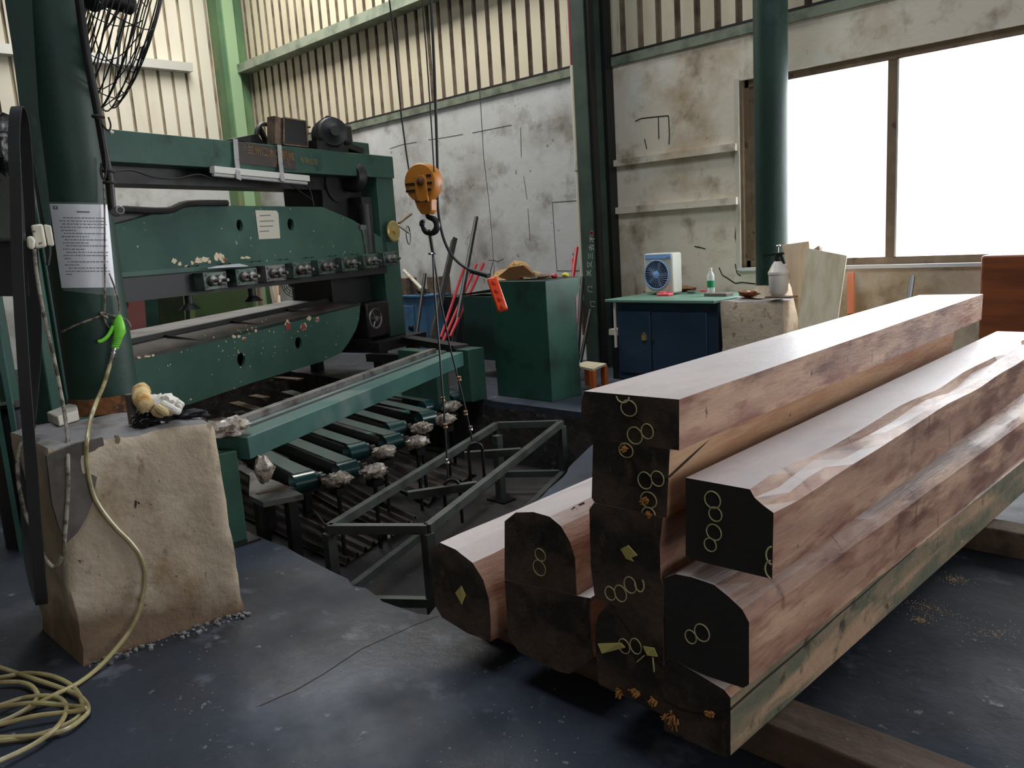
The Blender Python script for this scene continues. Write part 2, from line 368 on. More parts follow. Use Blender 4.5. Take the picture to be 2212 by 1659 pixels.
# joint line in the slab
mb = MB()
ln = [G(u, v, .001) for u, v in [(560, 1525), (640, 1490), (700, 1455), (780, 1402), (840, 1375), (900, 1348), (948, 1330)]]
for a, b in zip(ln, ln[1:]):
    d = (b-a).normalized(); n = V((-d.y, d.x, 0))*.002; mb._f([mb.bm.verts.new(q) for q in (a-n, b-n, b+n, a+n)])
mb.build('trim_1', m_crackc, kind='structure')

# ------------------------------------------------------------------ walls
def corr(name, x0, x1, z0, z1, y, m, axis='x', per=.232, grv=.075, dep=.035, sgn=1):
    mb = MB(); x = x0; prof = []
    while x < x1:
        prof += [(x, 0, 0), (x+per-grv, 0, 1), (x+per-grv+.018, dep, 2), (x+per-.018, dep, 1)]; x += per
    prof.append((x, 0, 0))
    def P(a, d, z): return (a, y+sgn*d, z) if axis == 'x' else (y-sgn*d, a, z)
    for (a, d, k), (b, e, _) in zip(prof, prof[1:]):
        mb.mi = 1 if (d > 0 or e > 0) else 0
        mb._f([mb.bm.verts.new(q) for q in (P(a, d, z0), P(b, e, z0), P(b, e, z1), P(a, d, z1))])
    bmesh.ops.remove_doubles(mb.bm, verts=mb.bm.verts[:], dist=1e-4)
    return mb.build(name, m, kind='structure')
ZB = 3.36
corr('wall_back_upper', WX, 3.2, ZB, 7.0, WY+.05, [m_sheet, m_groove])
corr('wall_left_upper', -8, WY+.05, ZB, 7.0, WX, [m_sheetL, mat('darker_left_groove', (168, 156, 134), .7, spots=[((110, 96, 78), 3, .45, .62, (1, 1, .4))])], axis='y', per=.243, grv=.05, dep=.03)  # left wall grooves in a darker tone than the sheet
mb = MB(); mb.box(WX-.25, WX, -8, WY+.3, 0, ZB); mb.build('wall_left', m_plaster, kind='structure')
# masonry of the back wall with the window opening
XS = -6.2; wx0 = PY(1600, 400, WY).x; wx1 = .6; wz0, wz1 = 1.06, 2.86
mb = MB(); mb.box(WX, XS, WY, WY+.25, 0, ZB); mb.build('wall_back', m_plaster, kind='structure')
mb = MB()
mb.box(XS, wx0, WY, WY+.25, 0, ZB); mb.box(wx1, 3.5, WY, WY+.25, 0, ZB)
mb.box(wx0, wx1, WY, WY+.25, 0, wz0); mb.box(wx0, wx1, WY, WY+.25, wz1, ZB)
mb.build('wall_back_right', m_plaster2, kind='structure')
mb = MB(); mb.box(WX, 3.5, WY-.03, WY+.25, ZB-.09, ZB); mb.build('trim_2', mat('mossy_green_band', (126, 134, 116), .8, spots=[((84, 92, 80), 4, .45, .65)]), kind='structure')
mb = MB(); mb.box(WX, 3.5, WY-.02, WY+.05, ZB, ZB+.03); mb.build('trim_3', m_black, kind='structure')
mb = MB(); mb.box(-14.3, 3.5, WY-.2, WY+.05, 4.62, 4.76); mb.build('trim_4', mat('purlin_green_grey', (150, 158, 140), .6, spots=[((110, 122, 104), 3, .45, .65)]), kind='structure')
mb = MB(); mb.box(WX, WX+.2, -8, 6.6, 4.62, 4.76); mb.build('trim_5', m_aluw, kind='structure')
# ledges on the right part
for n_, (u, v) in (('trim_6', (1455, 336)), ('trim_7', (1455, 445))):
    z = PY(u, v, WY-.05).z
    mb = MB(); mb.box(XS+.15, wx0-.02, WY-.06, WY, z-.035, z+.035); mb.noise(.006, 6); mb.build(n_, m_plaster2, kind='structure')
# dark diagonal cracks and chipped plaster
def strokes(name, lines, y, m, wd=.012, kind='structure', parent=None):
    mb = MB()
    for ln in lines:
        pts = [PY(u, v, y) for u, v in ln]
        for a, b in zip(pts, pts[1:]):
            d = (b-a).normalized(); n = V((-d.z, 0, d.x))*wd/2
            mb._f([mb.bm.verts.new(q) for q in (a-n, b-n, b+n, a+n)])
    return mb.build(name, m, parent=parent, kind=kind)
strokes('trim_8', [[(1372, 262), (1385, 256), (1420, 252), (1444, 250), (1446, 290), (1445, 312)], [(1392, 300), (1397, 322)], [(1422, 252), (1423, 300)], [(1500, 532), (1518, 536), (1524, 538)], [(1588, 640-70), (1592, 590), (1600, 596)], [(1553, 578), (1560, 594), (1570, 600), (1588, 612), (1602, 610), (1622, 612), (1632, 613)], [(1590, 490), (1588, 512), (1592, 528)]], WY-.003, m_crackc)
strokes('trim_9', [[(842, 321), (870, 312), (900, 307)], [(925, 302), (960, 297), (1000, 290)], [(1020, 287), (1060, 279), (1105, 270)], [(1124, 275), (1125, 300), (1126, 340)], [(1131, 380), (1134, 400), (1138, 430)], [(1140, 450), (1145, 520)], [(1193, 437), (1255, 433)], [(1193, 437), (1198, 520), (1203, 585), (1258, 585)]], WY-.003, m_crackc, .007)
# window
mb = MB()
yf = WY+.1
def fr(x0, x1, z0, z1, d=.05): mb.box(x0, x1, yf-d, yf+d, z0, z1)
fr(wx0, wx1, wz0, wz0+.07); fr(wx0, wx1, wz1-.07, wz1); fr(wx0, wx0+.07, wz0, wz1); fr(wx1-.07, wx1, wz0, wz1)
fr(wx0+.06, wx0+.19, wz0, wz1, .03); mb.box(wx0, wx0+.03, WY+.0, yf, wz0, wz1)
mx = PY(1932, 300, yf).x
fr(mx-.045, mx+.035, wz0, wz1, .045); fr(mx+1.45, mx+1.53, wz0, wz1, .045)
wf = mb.build('window_1', m_alu, kind='structure')
mb = MB(); mb.box(mx+.035, mx+.05, yf-.05, yf+.03, wz0+.06, wz1-.06); mb.box(wx0+.175, wx0+.185, yf-.04, yf, wz0+.1, wz1-.1); mb.build('track_edge', m_aluw, parent=wf)
mb = MB(); mb.box(wx0+.07, wx1-.07, yf-.003, yf+.003, wz0+.07, wz1-.07); mb.build('pane', m_glass, parent=wf)
mb = MB(); mb.box(wx0-.02, wx1, WY-.03, WY+.06, wz0-.025, wz0+.005); mb.build('window_sill', m_sill, parent=wf)
mb = MB(); mb.box(wx0-.05, wx0, WY-.02, WY+.06, wz0-.02, wz1+.02); mb.build('reveal', m_cream, parent=wf)
# shell behind the camera, roof with a far skylight gap and an added near one, open bay to the right
mb = MB(); mb.box(WX, 6.5, -8.2, -8, 0, 7); mb.build('wall_front', m_plaster2, kind='structure')
mb = MB()
mb.box(6.3, 6.5, -8, -1, 0, 7); mb.box(6.3, 6.5, -1, 8, 4.4, 7)
mb.build('wall_right', m_plaster2, kind='structure')
mb = MB(); mb.box(3.2, 6.5, WY, WY+.25, 0, 7); mb.build('wall_back_end', m_plaster2, kind='structure')
mb = MB()
mb.plate([V((WX-.3, -8.2, 7)), V((6.5, -8.2, 7)), V((6.5, 8, 7)), V((WX-.3, 8, 7))], [[V((-13, 5, 7)), V((-6.6, 5, 7)), V((-6.6, 6.6, 7)), V((-13, 6.6, 7))], [V((-5, .5, 7)), V((-1, .5, 7)), V((-1, 3.5, 7)), V((-5, 3.5, 7))]], (0, 0, .1))
mb.build('ceiling', m_roof, kind='structure')

# ------------------------------------------------------------------ building columns
cx0 = PX(463, 0, -13.95).y; cx1 = PX(518, 0, -13.95).y
t = thing('steel_column', (-14.1, 6.8, 0), 'light green painted steel column in the far corner of the hall', 'column')
mb = MB(); mb.box(-14.28, -13.95, cx0+.02, cx1, 0, 6.99); mb.build('web_box', m_hgreen, parent=t)
mb = MB(); mb.box(-13.95, -13.90, cx0+.10, cx0+.3, 0, 6.99); mb.build('flange', mat('pale_green_flange', (150, 180, 140), .6), parent=t)
x0 = PY(1249, 400, 7.1).x; x1 = PY(1277, 400, 7.1).x
t = thing('steel_column', ((x0+x1)/2, 7.3, 0), 'dark green square steel column with chalk writing, on the back wall left of the workbench', 'column')
mb = MB(); mb.box(x0, x1, 7.1, 7.49, 0, 6.98); mb.build('shaft', m_hgreen2, parent=t, bevel=.006)
mb = MB(); mb.box(x1, x1+.05, 7.12, 7.2, 0, 6.98); mb.box(x1, x1+.05, 7.36, 7.49, 0, 6.98); mb.build('flange', m_black, parent=t)
mb = MB()
for k, ch in enumerate('关又三去不'):
    p = PY(1277.0+k*1.8, 598-k*18.5, 7.097)
    textmesh(mb, ch, p, V((0, 0, 1))*1, V((-1, 0, 0)), .082, .002)
for k, ch in enumerate('门门'):
    p = PY(1279+k*6, 632+k*32, 7.097); textmesh(mb, ch, p, V((0, 0, 1)), V((-1, 0, 0)), .075, .002)
mb.build('chalk_writing', m_chalkw, parent=t)
mb = MB(); mb.tube([q+V((0, 0, 0)) for q in ring(PY(1278, 504, 7.095), .022, (0, 1, 0), 14)], .004, 5, closed=True); mb.build('red_mark', m_redpaint, parent=t)
px_ = PY(1243, 300, 7.2).x; zj = PY(1238, 140, 7.2).z
t = thing('drain_pipe', (px_, 7.2, .5), 'cream drain pipe with a maroon upper length, left of the chalk marked column', 'pipe')
mb = MB(); mb.cyl((px_, 7.25, .75), (px_, 7.25, zj), .055, seg=16); mb.cyl((px_, 7.25, 2.2), (px_, 7.25, 2.3), .062, seg=16); mb.build('lower_length', m_cream, parent=t)
mb = MB(); mb.cyl((px_, 7.25, zj), (px_, 7.25, 6.9), .05, seg=16); mb.build('upper_length', m_maroon, parent=t)
mb = MB(); mb.cyl((px_, 7.25, .35), (px_, 7.25, .75), .06, seg=16); mb.build('rusty_end', mat('rusty_pipe_end', (96, 60, 34), .9, spots=[((60, 38, 24), 20, .4, .6)]), parent=t)

# round column by the window, standing on its concrete block
rc = G(1670, 641, .84); rc = V((rc.x-.02, 6.86, 0))
t = thing('round_column', (rc.x, rc.y, .84), 'dark green round steel column standing on the concrete block by the window', 'column')
mb = MB(); mb.cyl((rc.x, rc.y, .93), (rc.x, rc.y, 6.98), .142, seg=40); mb.build('shaft', m_greencol, parent=t)
mb = MB(); mb.lathe((rc.x, rc.y, .84), [(0, .19), (.05, .17), (.11, .145)], seg=30); mb.noise(.012, 9); mb.build('rusty_foot', m_ped, parent=t)
def block(name, bot, top, label, m, cuts=7, amp=.018, fr_=5, top_m=None, worn=True):
    mb = MB(); mb.hexa(list(bot)+list(top)); mb.subdiv(cuts)
    bmesh.ops.recalc_face_normals(mb.bm, faces=mb.bm.faces[:])
    zt = max(p[2] for p in top)
    c = sum((V(p) for p in list(bot)+list(top)), V())/8
    ed = {}
    for v in mb.bm.verts:
        ns = [f.normal for f in v.link_faces]; sh = (min(a.dot(b) for a in ns for b in ns) < .4)
        ed[v.index] = sh
        nn = noise.noise(v.co*fr_)
        d = (c-v.co); d.z *= .6
        if sh and v.co.z > .05: v.co += d.normalized()*(.012+.035*max(0, nn))
        v.co += noise.noise_vector(v.co*fr_)*amp*(0 if v.co.z < .03 else 1)
    for f in mb.bm.faces:
        if f.normal.z > .8 and f.calc_center_median().z > zt-.06: f.material_index = 1
    return mb.build(name, [m, top_m or m_pedtop], label=label, category='concrete block', ang=50)
bx0 = G(1556, 648, .84).x; bx1 = G(1712, 645, .84).x
block('concrete_block', [(bx0, 6.45, 0), (bx1+.03, 6.5, 0), (bx1+.03, 7.35, 0), (bx0, 7.35, 0)], [(bx0, 6.5, .84), (bx1, 6.5, .84), (bx1, 7.35, .84), (bx0, 7.35, .84)], 'beige plastered concrete block carrying the round column beside the blue workbench', m_ped)

# big round column at left on its pedestal
fp = G(231, 893, .84); hd = V((fp.x, fp.y, 0)).normalized(); LC = V((fp.x, fp.y, 0))+hd*.15; LR = .148
t = thing('round_column', (LC.x, LC.y, .84), 'large dark green round steel column on the stained pedestal at the left', 'column')
lcol = t
mb = MB(); mb.cyl((LC.x, LC.y, .90), (LC.x, LC.y, 6.98), LR, seg=56); mb.build('shaft', m_greencol, parent=t)
mb = MB(); mb.lathe((LC.x, LC.y, .835), [(0, .17), (.03, .158), (.075, .15)], seg=36); mb.noise(.012, 11); mb.build('rusty_foot', mat('rust_scale', (132, 84, 44), .9, spots=[((70, 46, 30), 14, .45, .6), ((190, 160, 120), 20, .62, .7)], bump=(30, .8)), parent=t)
side = V((hd.y, -hd.x, 0))      # to the right seen from the camera
tl = PD(36, 0, 4.15); bl = PD(97, 470, 4.0)
mb = MB(); mb.prism([PD(u, v, 4.02) for u, v in [(4, -90), (64, -70), (82, 240), (104, 417), (112, 520), (102, 505), (93, 465), (84, 417), (60, 287), (43, 236), (30, 130), (12, 0)]], hd*.05); mb.build('side_plate', m_greencol, parent=t)
FC, FR_, FL_ = G(180, 1440), G(530, 1318), G(92, 1360); FB = FR_+FL_-FC
TC, TR, TL = G(98, 968, .84), G(466, 903, .84), G(20, 930, .84); TB = TR+TL-TC
ped = block('concrete_pedestal', [FC, FR_, FB, FL_], [TC, TR, TB, TL], 'big stained concrete pedestal under the large round column at the left', m_ped, cuts=15, amp=.014, fr_=7)
ped['category'] = 'pedestal'
# exposed grey patch on the pedestal's front left edge
pd_ = (TR-TC); pdir = V((FR_.x-FC.x, FR_.y-FC.y)).normalized(); pn = V((pdir.y, -pdir.x, 0))
def PP(u, v, off=0):   # point on the pedestal's front face, leaning with it
    a = PL(u, v, FC.xy, pdir); f = max(0, min(1, a.z/.84)); base = FC.lerp(TC, f)
    return PL(u, v, (base+pn*off).xy, pdir)
pts = [PP(u, v, .012) for u, v in [(100, 985), (160, 960), (222, 945), (226, 966), (214, 1010), (206, 1050), (200, 1085), (186, 1120), (168, 1150), (142, 1176), (128, 1140), (112, 1085), (106, 1030)]]
mb = MB(); mb.prism(pts, -pn*.02); mb.build('exposed_patch', m_pedgrey, parent=ped, label='smooth grey exposed concrete patch')
mb = MB(); mb.tube([PP(u, v, .004) for u, v in [(300, 1060), (332, 1120), (338, 1200), (334, 1260)]], .0035, 5); mb.tube([PP(u, v, .004) for u, v in [(286, 1070), (298, 1090), (300, 1116)]], .004, 5); mb.build('crack', m_crackc, parent=ped)
# rubble where the pedestal meets the floor
mb = MB()
for i in range(90):
    a = FC.lerp(FR_, random.random())+pn*random.uniform(.0, .07); r_ = random.uniform(.004, .014)
    mb.blob((a.x, a.y, r_*.5), r_, r_*.8, r_*.7, .4, 60, 6)
mb.build('mortar_rubble', m_pedtop, kind='stuff', label='crumbled mortar along the foot of the left pedestal', category='rubble')

# ------------------------------------------------------------------ timber stack
YF = 1.72
def timber(front, label, y0=YF, y1=4.6, dx=-.14, dz=0, m=None, mend=None, nseg=26, wob={}, amp=.006, sc_=3, group=None, right_m=None):
    """front: pixel outline of the sawn end, clockwise from top left; swept along +Y by its own length"""
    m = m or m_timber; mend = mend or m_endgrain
    F = [PY(u, v, y0) for u, v in front]; n = len(F); mb = MB(); rows = []
    for k in range(nseg+1):
        f = k/nseg; row = []
        for i, p in enumerate(F):
            q = V((p.x+dx*f, y0+(y1-y0)*f, p.z+dz*f))
            a = wob.get(i, 0)
            if a and k > 0: q += V((noise.noise(V((q.y*2.3, i*3.1, 1))), 0, noise.noise(V((q.y*2.3, i*3.1+7, 4)))))*a
            row.append(mb.bm.verts.new(q))
        rows.append(row)
    for a, b in zip(rows, rows[1:]):
        for i in range(n):
            mb.mi = 2 if (right_m and i in right_m[1]) else 0
            mb._f([a[i], a[(i+1) % n], b[(i+1) % n], b[i]])
    mb.mi = 1; mb._f(rows[0]); mb._f(list(reversed(rows[-1])))
    ms = [m, mend]+([right_m[0]] if right_m else [])
    o = mb.build('hardwood_beam', ms, label=label, category='timber', ang=28)
    o['group'] = 'sawn hardwood beams in the stack'
    return o
def rings_on(o, lst, y=YF, m=None, nm='marker_ring'):
    for (u, v, ru, rv) in lst:
        c = PY(u, v, y-.002); a = PY(u+ru, v, y-.002); b = PY(u, v+rv, y-.002)
        rx = abs(a.x-c.x); rz = abs(c.z-b.z)
        mb = MB(); mb.tube([c+V((math.cos(2*PI*k/26)*rx, 0, math.sin(2*PI*k/26)*rz)) for k in range(26)], .0017, 5, closed=True)
        mb.build(nm, m or m_chalk, parent=o)
def tag_on(o, px, y=YF, nm='paper_tag', m=None):
    pts = [PY(u, v, y-.004-.006*(i % 2)) for i, (u, v) in enumerate(px)]
    mb = MB(); mb.prism(pts, (0, .003, 0)); mb.build(nm, m or m_tag, parent=o)
def fiber_on(o, u, v, r=.02, y=YF):
    mb = MB(); c = PY(u, v, y)
    for k in range(26):
        a = random.uniform(0, 2*PI); q = c+V((math.cos(a)*r*random.random(), -.004, math.sin(a)*r*.8*random.random()))
        mb.tube([q, q+V((random.uniform(-1, 1)*r*.5, -random.uniform(.002, .014), random.uniform(-1, .5)*r*.6))], .0022, 4)
    mb.build('frayed_fibre', m_fiber, parent=o)
def crack_on(o, px, y=YF, wd=.005, nm='drying_crack'):
    mb = MB()
    pts = [PY(u, v, y-.0015) for u, v in px]
    for a, b in zip(pts, pts[1:]):
        d = (b-a).normalized(); n = V((-d.z, 0, d.x))*wd/2
        mb.hexa([a-n, b-n, b-n+V((0, .002, 0)), a-n+V((0, .002, 0)), a+n, b+n, b+n+V((0, .002, 0)), a+n+V((0, .002, 0))])
    mb.build(nm, m_crackc, parent=o)

T1 = timber([(1262, 845), (1467, 863), (1467, 973), (1281, 947), (1262, 928), (1255, 900), (1256, 868)], 'topmost hardwood beam of the tall stack, broad dusty upper face painted pale with glare', y1=4.74, dx=-.175, dz=-.01, wob={3: .01, 4: .015, 5: .012, 6: .008, 1: .002})
rings_on(T1, [(1358, 882, 17, 17), (1371, 941, 16, 18), (1398, 932, 13, 16)])
mb = MB(); c = PY(1345, 857, YF-.002); mb.tube([c+V((math.cos(a)*.021, 0, math.sin(a)*.016)) for a in [PI+i*PI/10 for i in range(11)]], .0022, 5); mb.build('marker_ring', m_chalk, parent=T1)
crack_on(T1, [(1372, 902), (1386, 912), (1402, 922), (1418, 930)])
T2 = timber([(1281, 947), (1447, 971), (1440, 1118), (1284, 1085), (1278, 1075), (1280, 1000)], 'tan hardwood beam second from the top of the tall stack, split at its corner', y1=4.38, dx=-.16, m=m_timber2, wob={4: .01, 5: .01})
rings_on(T2, [(1352, 973, 15, 15), (1393, 1038, 15, 18), (1420, 1034, 14, 16), (1401, 1080, 17, 17)])
mb = MB(); c = PY(1401, 1110, YF-.002); mb.tube([c+V((math.cos(a)*.021, 0, math.sin(a)*.018)) for a in [i*PI/10 for i in range(11)]], .0022, 5); mb.build('marker_ring', m_chalk, parent=T2)
crack_on(T2, [(1362, 990), (1370, 1003), (1377, 1020), (1385, 1038), (1402, 1037), (1425, 1036), (1443, 1037)], wd=.008)
fiber_on(T2, 1353, 969, .01); fiber_on(T2, 1396, 1078, .012); fiber_on(T2, 1404, 1107, .012)
mb = MB(); xr = PY(1445, 1030, YF)
prev = None
pts = [(xr.x+.001-.0, YF+.0, xr.z), (xr.x-.0, YF+.09, xr.z+.025), (xr.x-.01, YF+.2, xr.z+.05), (xr.x-.018, YF+.34, xr.z+.075)]
mb.tube([V(p) for p in pts], [.003, .0025, .002, .001], 5); mb.build('side_split', m_crackc, parent=T2)
T3 = timber([(1283, 1086), (1432, 1118), (1425, 1180), (1427, 1250), (1433, 1266), (1432, 1349), (1313, 1302), (1285, 1292), (1276, 1225), (1273, 1100)], 'dark ended hardwood beam third from the top of the tall stack, with a single square paper tag', y1=4.3, dx=-.15, wob={6: .01, 8: .01})
rings_on(T3, [(1318, 1282, 11, 14), (1340, 1282, 13, 17), (1361, 1264, 13, 17)])
mb = MB(); c = PY(1381, 1262, YF-.002); mb.tube([c+V((math.cos(a)*.016, 0, math.sin(a)*.022)) for a in [PI+i*PI/8 for i in range(11)]], .0022, 5); mb.build('marker_ring', m_chalk, parent=T3)
tag_on(T3, [(1340, 1186), (1356, 1178), (1376, 1200), (1362, 1206), (1368, 1213), (1352, 1207)])
T4 = timber([(1313, 1302), (1432, 1349), (1434, 1440), (1434, 1546), (1293, 1478), (1288, 1425), (1286, 1380), (1286, 1350), (1292, 1330)], 'lowest hardwood beam of the tall stack, cracked end with two loose yellow tags', y1=4.4, dx=-.15, wob={})
rings_on(T4, [(1348, 1396, 12, 15), (1373, 1396, 12, 16)])
tag_on(T4, [(1291, 1391), (1340, 1389), (1350, 1399), (1300, 1412)]); tag_on(T4, [(1388, 1396), (1412, 1400), (1420, 1419), (1398, 1416)])
mb = MB(); mb.tube([PY(1410, 1420, YF-.006), PY(1412, 1438, YF-.012), PY(1413, 1451, YF-.01)], .002, 5); mb.tube([PY(1392, 1416, YF-.006), PY(1383, 1424, YF-.01), PY(1376, 1430, YF-.01)], .0015, 5); mb.build('tag_string', m_chalk, parent=T4)
for u, v in [(1340, 1494), (1376, 1494), (1413, 1512)]: fiber_on(T4, u, v, .016)
crack_on(T4, [(1285, 1383), (1310, 1390), (1350, 1396), (1390, 1410), (1434, 1440)], wd=.006); crack_on(T4, [(1330, 1325), (1350, 1350), (1372, 1382)], wd=.004)
T5 = timber([(1434, 1438), (1455, 1424), (1564, 1490), (1578, 1507), (1578, 1632), (1570, 1638), (1434, 1577)], 'lowest beam on the right of the stack, greenish stained side and splintered end', y1=4.46, dx=.0, wob={}, right_m=(m_timberG, (3, 4)))
crack_on(T5, [(1434, 1512), (1470, 1532), (1500, 1540), (1530, 1542), (1578, 1531)], wd=.007)
fiber_on(T5, 1452, 1552, .03); fiber_on(T5, 1536, 1539, .014)
mb = MB(); a = PY(1578, 1531, YF); mb.tube([a+V((.001, .0+k*.16, noise.noise(V((k*.9, 0, 0)))*.006+k*.004)) for k in range(9)], [.004-.0003*k for k in range(9)], 5); mb.build('side_split', m_crackc, parent=T5)
T6 = timber([(1434, 1249), (1459, 1240), (1495, 1247), (1542, 1263), (1573, 1288), (1603, 1316), (1618, 1344), (1618, 1479), (1606, 1486), (1567, 1474), (1526, 1460), (1484, 1441), (1455, 1424), (1438, 1431)], 'round shouldered beam between the green stained beam and the black ended beam', y1=4.7, dx=-.03, mend=m_endblack, wob={1: .01, 2: .018, 3: .018, 4: .012})
rings_on(T6, [(1492, 1376, 12, 14), (1516, 1367, 16, 18)])
T7 = timber([(1481, 1032), (1620, 1057), (1630, 1075), (1648, 1091), (1671, 1108), (1668, 1251), (1495, 1209), (1481, 1200)], 'black ended hardwood beam lying right of the tall stack, wavy pale wane along its edge', y1=4.75, dx=-.12, mend=m_endblack, wob={1: .028, 2: .03, 3: .024, 4: .014})
rings_on(T7, [(1539, 1080, 17, 18), (1545, 1111, 14, 15), (1542, 1150, 16, 17), (1534, 1177, 13, 14)])
for (u, v) in ((1672, 1202), (1670, 1232)):
    c = PY(u, v, YF-.002); mb = MB(); mb.tube([c+V((-math.sin(a)*.02-.001, 0, math.cos(a)*.024)) for a in [i*PI/10 for i in range(1, 10)]], .0022, 5); mb.build('marker_ring', m_chalk, parent=T7)
for (y_, z_) in ((2.5, 0), (4.1, 0)):
    mb = MB(); zt = PY(1495, 1209, YF).z; mb.box(-1.22, -1.10, y_, y_+.05, .585, zt-.012)
    mb.build('spacer_stick', m_skid, label='small spacer stick between the black ended beam and the beam under it, '+('near' if y_ < 3 else 'far')+' end', category='spacer', group='spacer sticks')
YL = 1.78
L1 = timber([(930, 1193), (950, 1172), (984, 1187), (1021, 1216), (1044, 1253), (1056, 1294), (1060, 1340), (1060, 1386), (1010, 1368), (955, 1334), (940, 1308), (936, 1265)], 'leftmost half round log with a diamond shaped yellow tag on its end', y0=YL-.02, y1=4.35, dx=-.17, wob={1: .006, 2: .008, 3: .01, 4: .01})
tag_on(L1, [(983, 1280), (996, 1266), (1005, 1286), (997, 1306)], y=YL-.02); crack_on(L1, [(966, 1232), (970, 1250), (973, 1262), (980, 1282)], y=YL-.02, wd=.005)
L2 = timber([(1090, 1126), (1114, 1107), (1152, 1106), (1187, 1116), (1212, 1137), (1231, 1170), (1242, 1205), (1246, 1286), (1090, 1252)], 'upper of the two round topped logs left of the tall stack, marked with two rings', y0=YL, y1=4.3, dx=-.17, wob={1: .004, 2: .005, 3: .008})
rings_on(L2, [(1167, 1199, 11, 13), (1165, 1227, 13, 16)], y=YL); crack_on(L2, [(1172, 1148), (1170, 1165), (1168, 1180)], y=YL, wd=.005)
L3 = timber([(1090, 1253), (1246, 1287), (1275, 1292), (1277, 1380), (1284, 1420), (1255, 1440), (1228, 1456), (1204, 1450), (1120, 1408), (1098, 1376)], 'lower log under the two ringed log, resting on the skid left of the tall stack', y0=YL, y1=4.3, dx=-.17, wob={})
mb = MB()
for i in range(60):
    f = random.random(); q = PY(1187, 1117, YL).lerp(PY(1231, 1170, YL), random.random()**2)+V((-.01*f, .1+f*.35, .0))
    mb.blob(q, .006, .008, .003, .4, 50, 6)
mb.build('bark_crumbs', m_crackc, kind='stuff', parent=L2)
# skids
zsk = .118
mb = MB(); a = G(1713, 1509, zsk); b = G(1658, 1555, zsk)
mb.box(-1.42, -.05, 1.93, 2.09, 0, zsk); mb.build('skid', m_skid, bevel=.006, label='heavy wooden skid under the near end of the stack, running to the lower right', category='skid', group='timber skids')
mb = MB(); mb.box(-2.3, -1.44, 1.95, 2.08, 0, zsk-.02); mb.build('skid', m_skid, bevel=.006, label='skid under the near end of the left logs', category='skid', group='timber skids')
mb = MB(); mb.box(-2.5, -.72, 3.86, 4.0, 0, zsk); mb.build('skid', m_plankdark, bevel=.006, label='dark skid under the far end of the stack', category='skid', group='timber skids')
mb = MB(); mb.box(-.98, -.3, 1.6, 1.7, 0, .035); mb.build('plank_offcut', m_plankdark, bevel=.004, label='thin board on the floor at the bottom edge in front of the skid', category='board')
# sawdust
for k, (u, v, n, s_) in enumerate(((2060, 1252, 130, .05), (2005, 1318, 170, .10), (1986, 1340, 90, .03), (2140, 1365, 90, .10))):
    mb = MB(); c = G(u, v)
    for i in range(n):
        q = c+V((random.gauss(0, s_*.5), random.gauss(0, s_*.5), 0)); r_ = random.uniform(.001, .0028)
        mb.blob((q.x, q.y, r_*.3), r_, r_*1.4, r_*.5, .3, 60, 6)
    mb.build('sawdust', m_sand, kind='stuff', label='patch of sawdust on the dark floor right of the stack, '+['farthest patch', 'scattered middle patch', 'small clump next to the scattered patch', 'faint rightmost patch'][k], category='sawdust')
mb = MB()
for i in range(240):
    q = G(random.uniform(330, 1250), random.uniform(1330, 1655)) if i % 3 else G(random.uniform(1700, 2200), random.uniform(1300, 1650)); r_ = random.uniform(.001, .003)
    if q.x > -1.5 and q.x < -1.0: continue
    mb.blob((q.x, q.y, r_*.3), r_, r_*1.6, r_*.5, .3, 60, 6)
mb.build('floor_crumbs', m_pedtop, kind='stuff', label='tiny pale wood crumbs sprinkled over the concrete floor', category='crumbs')

# ------------------------------------------------------------------ veneer slicing machine
MA = V((-6.72, 2.37)); az = math.radians(-18); MD = V((math.sin(az), math.cos(az))); MN = V((MD.y, -MD.x))
def MP(u, v, off=0): return PL(u, v, MA+MN*off, MD)
def S(s, off, z): q = MA+MD*s+MN*off; return V((q.x, q.y, z))
MN3 = V((MN.x, MN.y, 0)); MD3 = V((MD.x, MD.y, 0)); UZ = V((0, 0, 1))
def sbox(mb, s0, s1, o0, o1, z0, z1):
    return mb.hexa([S(s0, o0, z0), S(s1, o0, z0), S(s1, o1, z0), S(s0, o1, z0), S(s0, o0, z1), S(s1, o0, z1), S(s1, o1, z1), S(s0, o1, z1)])
mach = thing('slicing_machine', S(1.6, -.5, 0), 'large green veneer slicing machine spanning the pit behind the left column', 'machine')
def hole(u, v, ru, rv, off=0):
    c = MP(u, v, off); r1 = (MP(u+ru, v, off)-c).length; r2 = (MP(u, v+rv, off)-c).length
    return [c+MD3*math.cos(2*PI*k/18)*r1+UZ*math.sin(2*PI*k/18)*r2 for k in range(18)]
# lower table
out = [MP(u, v) for u, v in [(270, 775), (288, 773), (500, 719), (572, 702), (696, 675), (779, 654), (776, 690), (769, 712), (752, 742), (736, 763), (696, 781), (544, 827), (405, 875), (330, 868), (270, 840)]]
mb = MB(); mb.plate(out, [hole(521, 777, 8.5, 15), hole(645, 741, 7.5, 13)], -MN3*.03); mb.build('lower_table_front', m_greenchip, parent=mach, label='green lower table front with chipped paint and two round holes')
mb = MB(); mb.prism([p-MN3*.16 for p in out], -MN3*.3); mb.build('lower_table_body', m_black, parent=mach)
mb = MB()
f0, f1 = MP(250, 782), MP(779, 654); m0, m1 = MP(250, 748, -.28), MP(721, 648, -.28); b0, b1 = MP(250, 722, -.5), MP(703, 646, -.62)
mb.prism([f0+UZ*.002, f1+UZ*.002, m1, m0], (0, 0, -.03)); mb.build('oily_table_face', m_tablegrease, parent=mach)
mb = MB(); mb.bar(m0+UZ*.015, m1+UZ*.015, .05, .04); mb.build('edge_bar', m_dark, parent=mach)
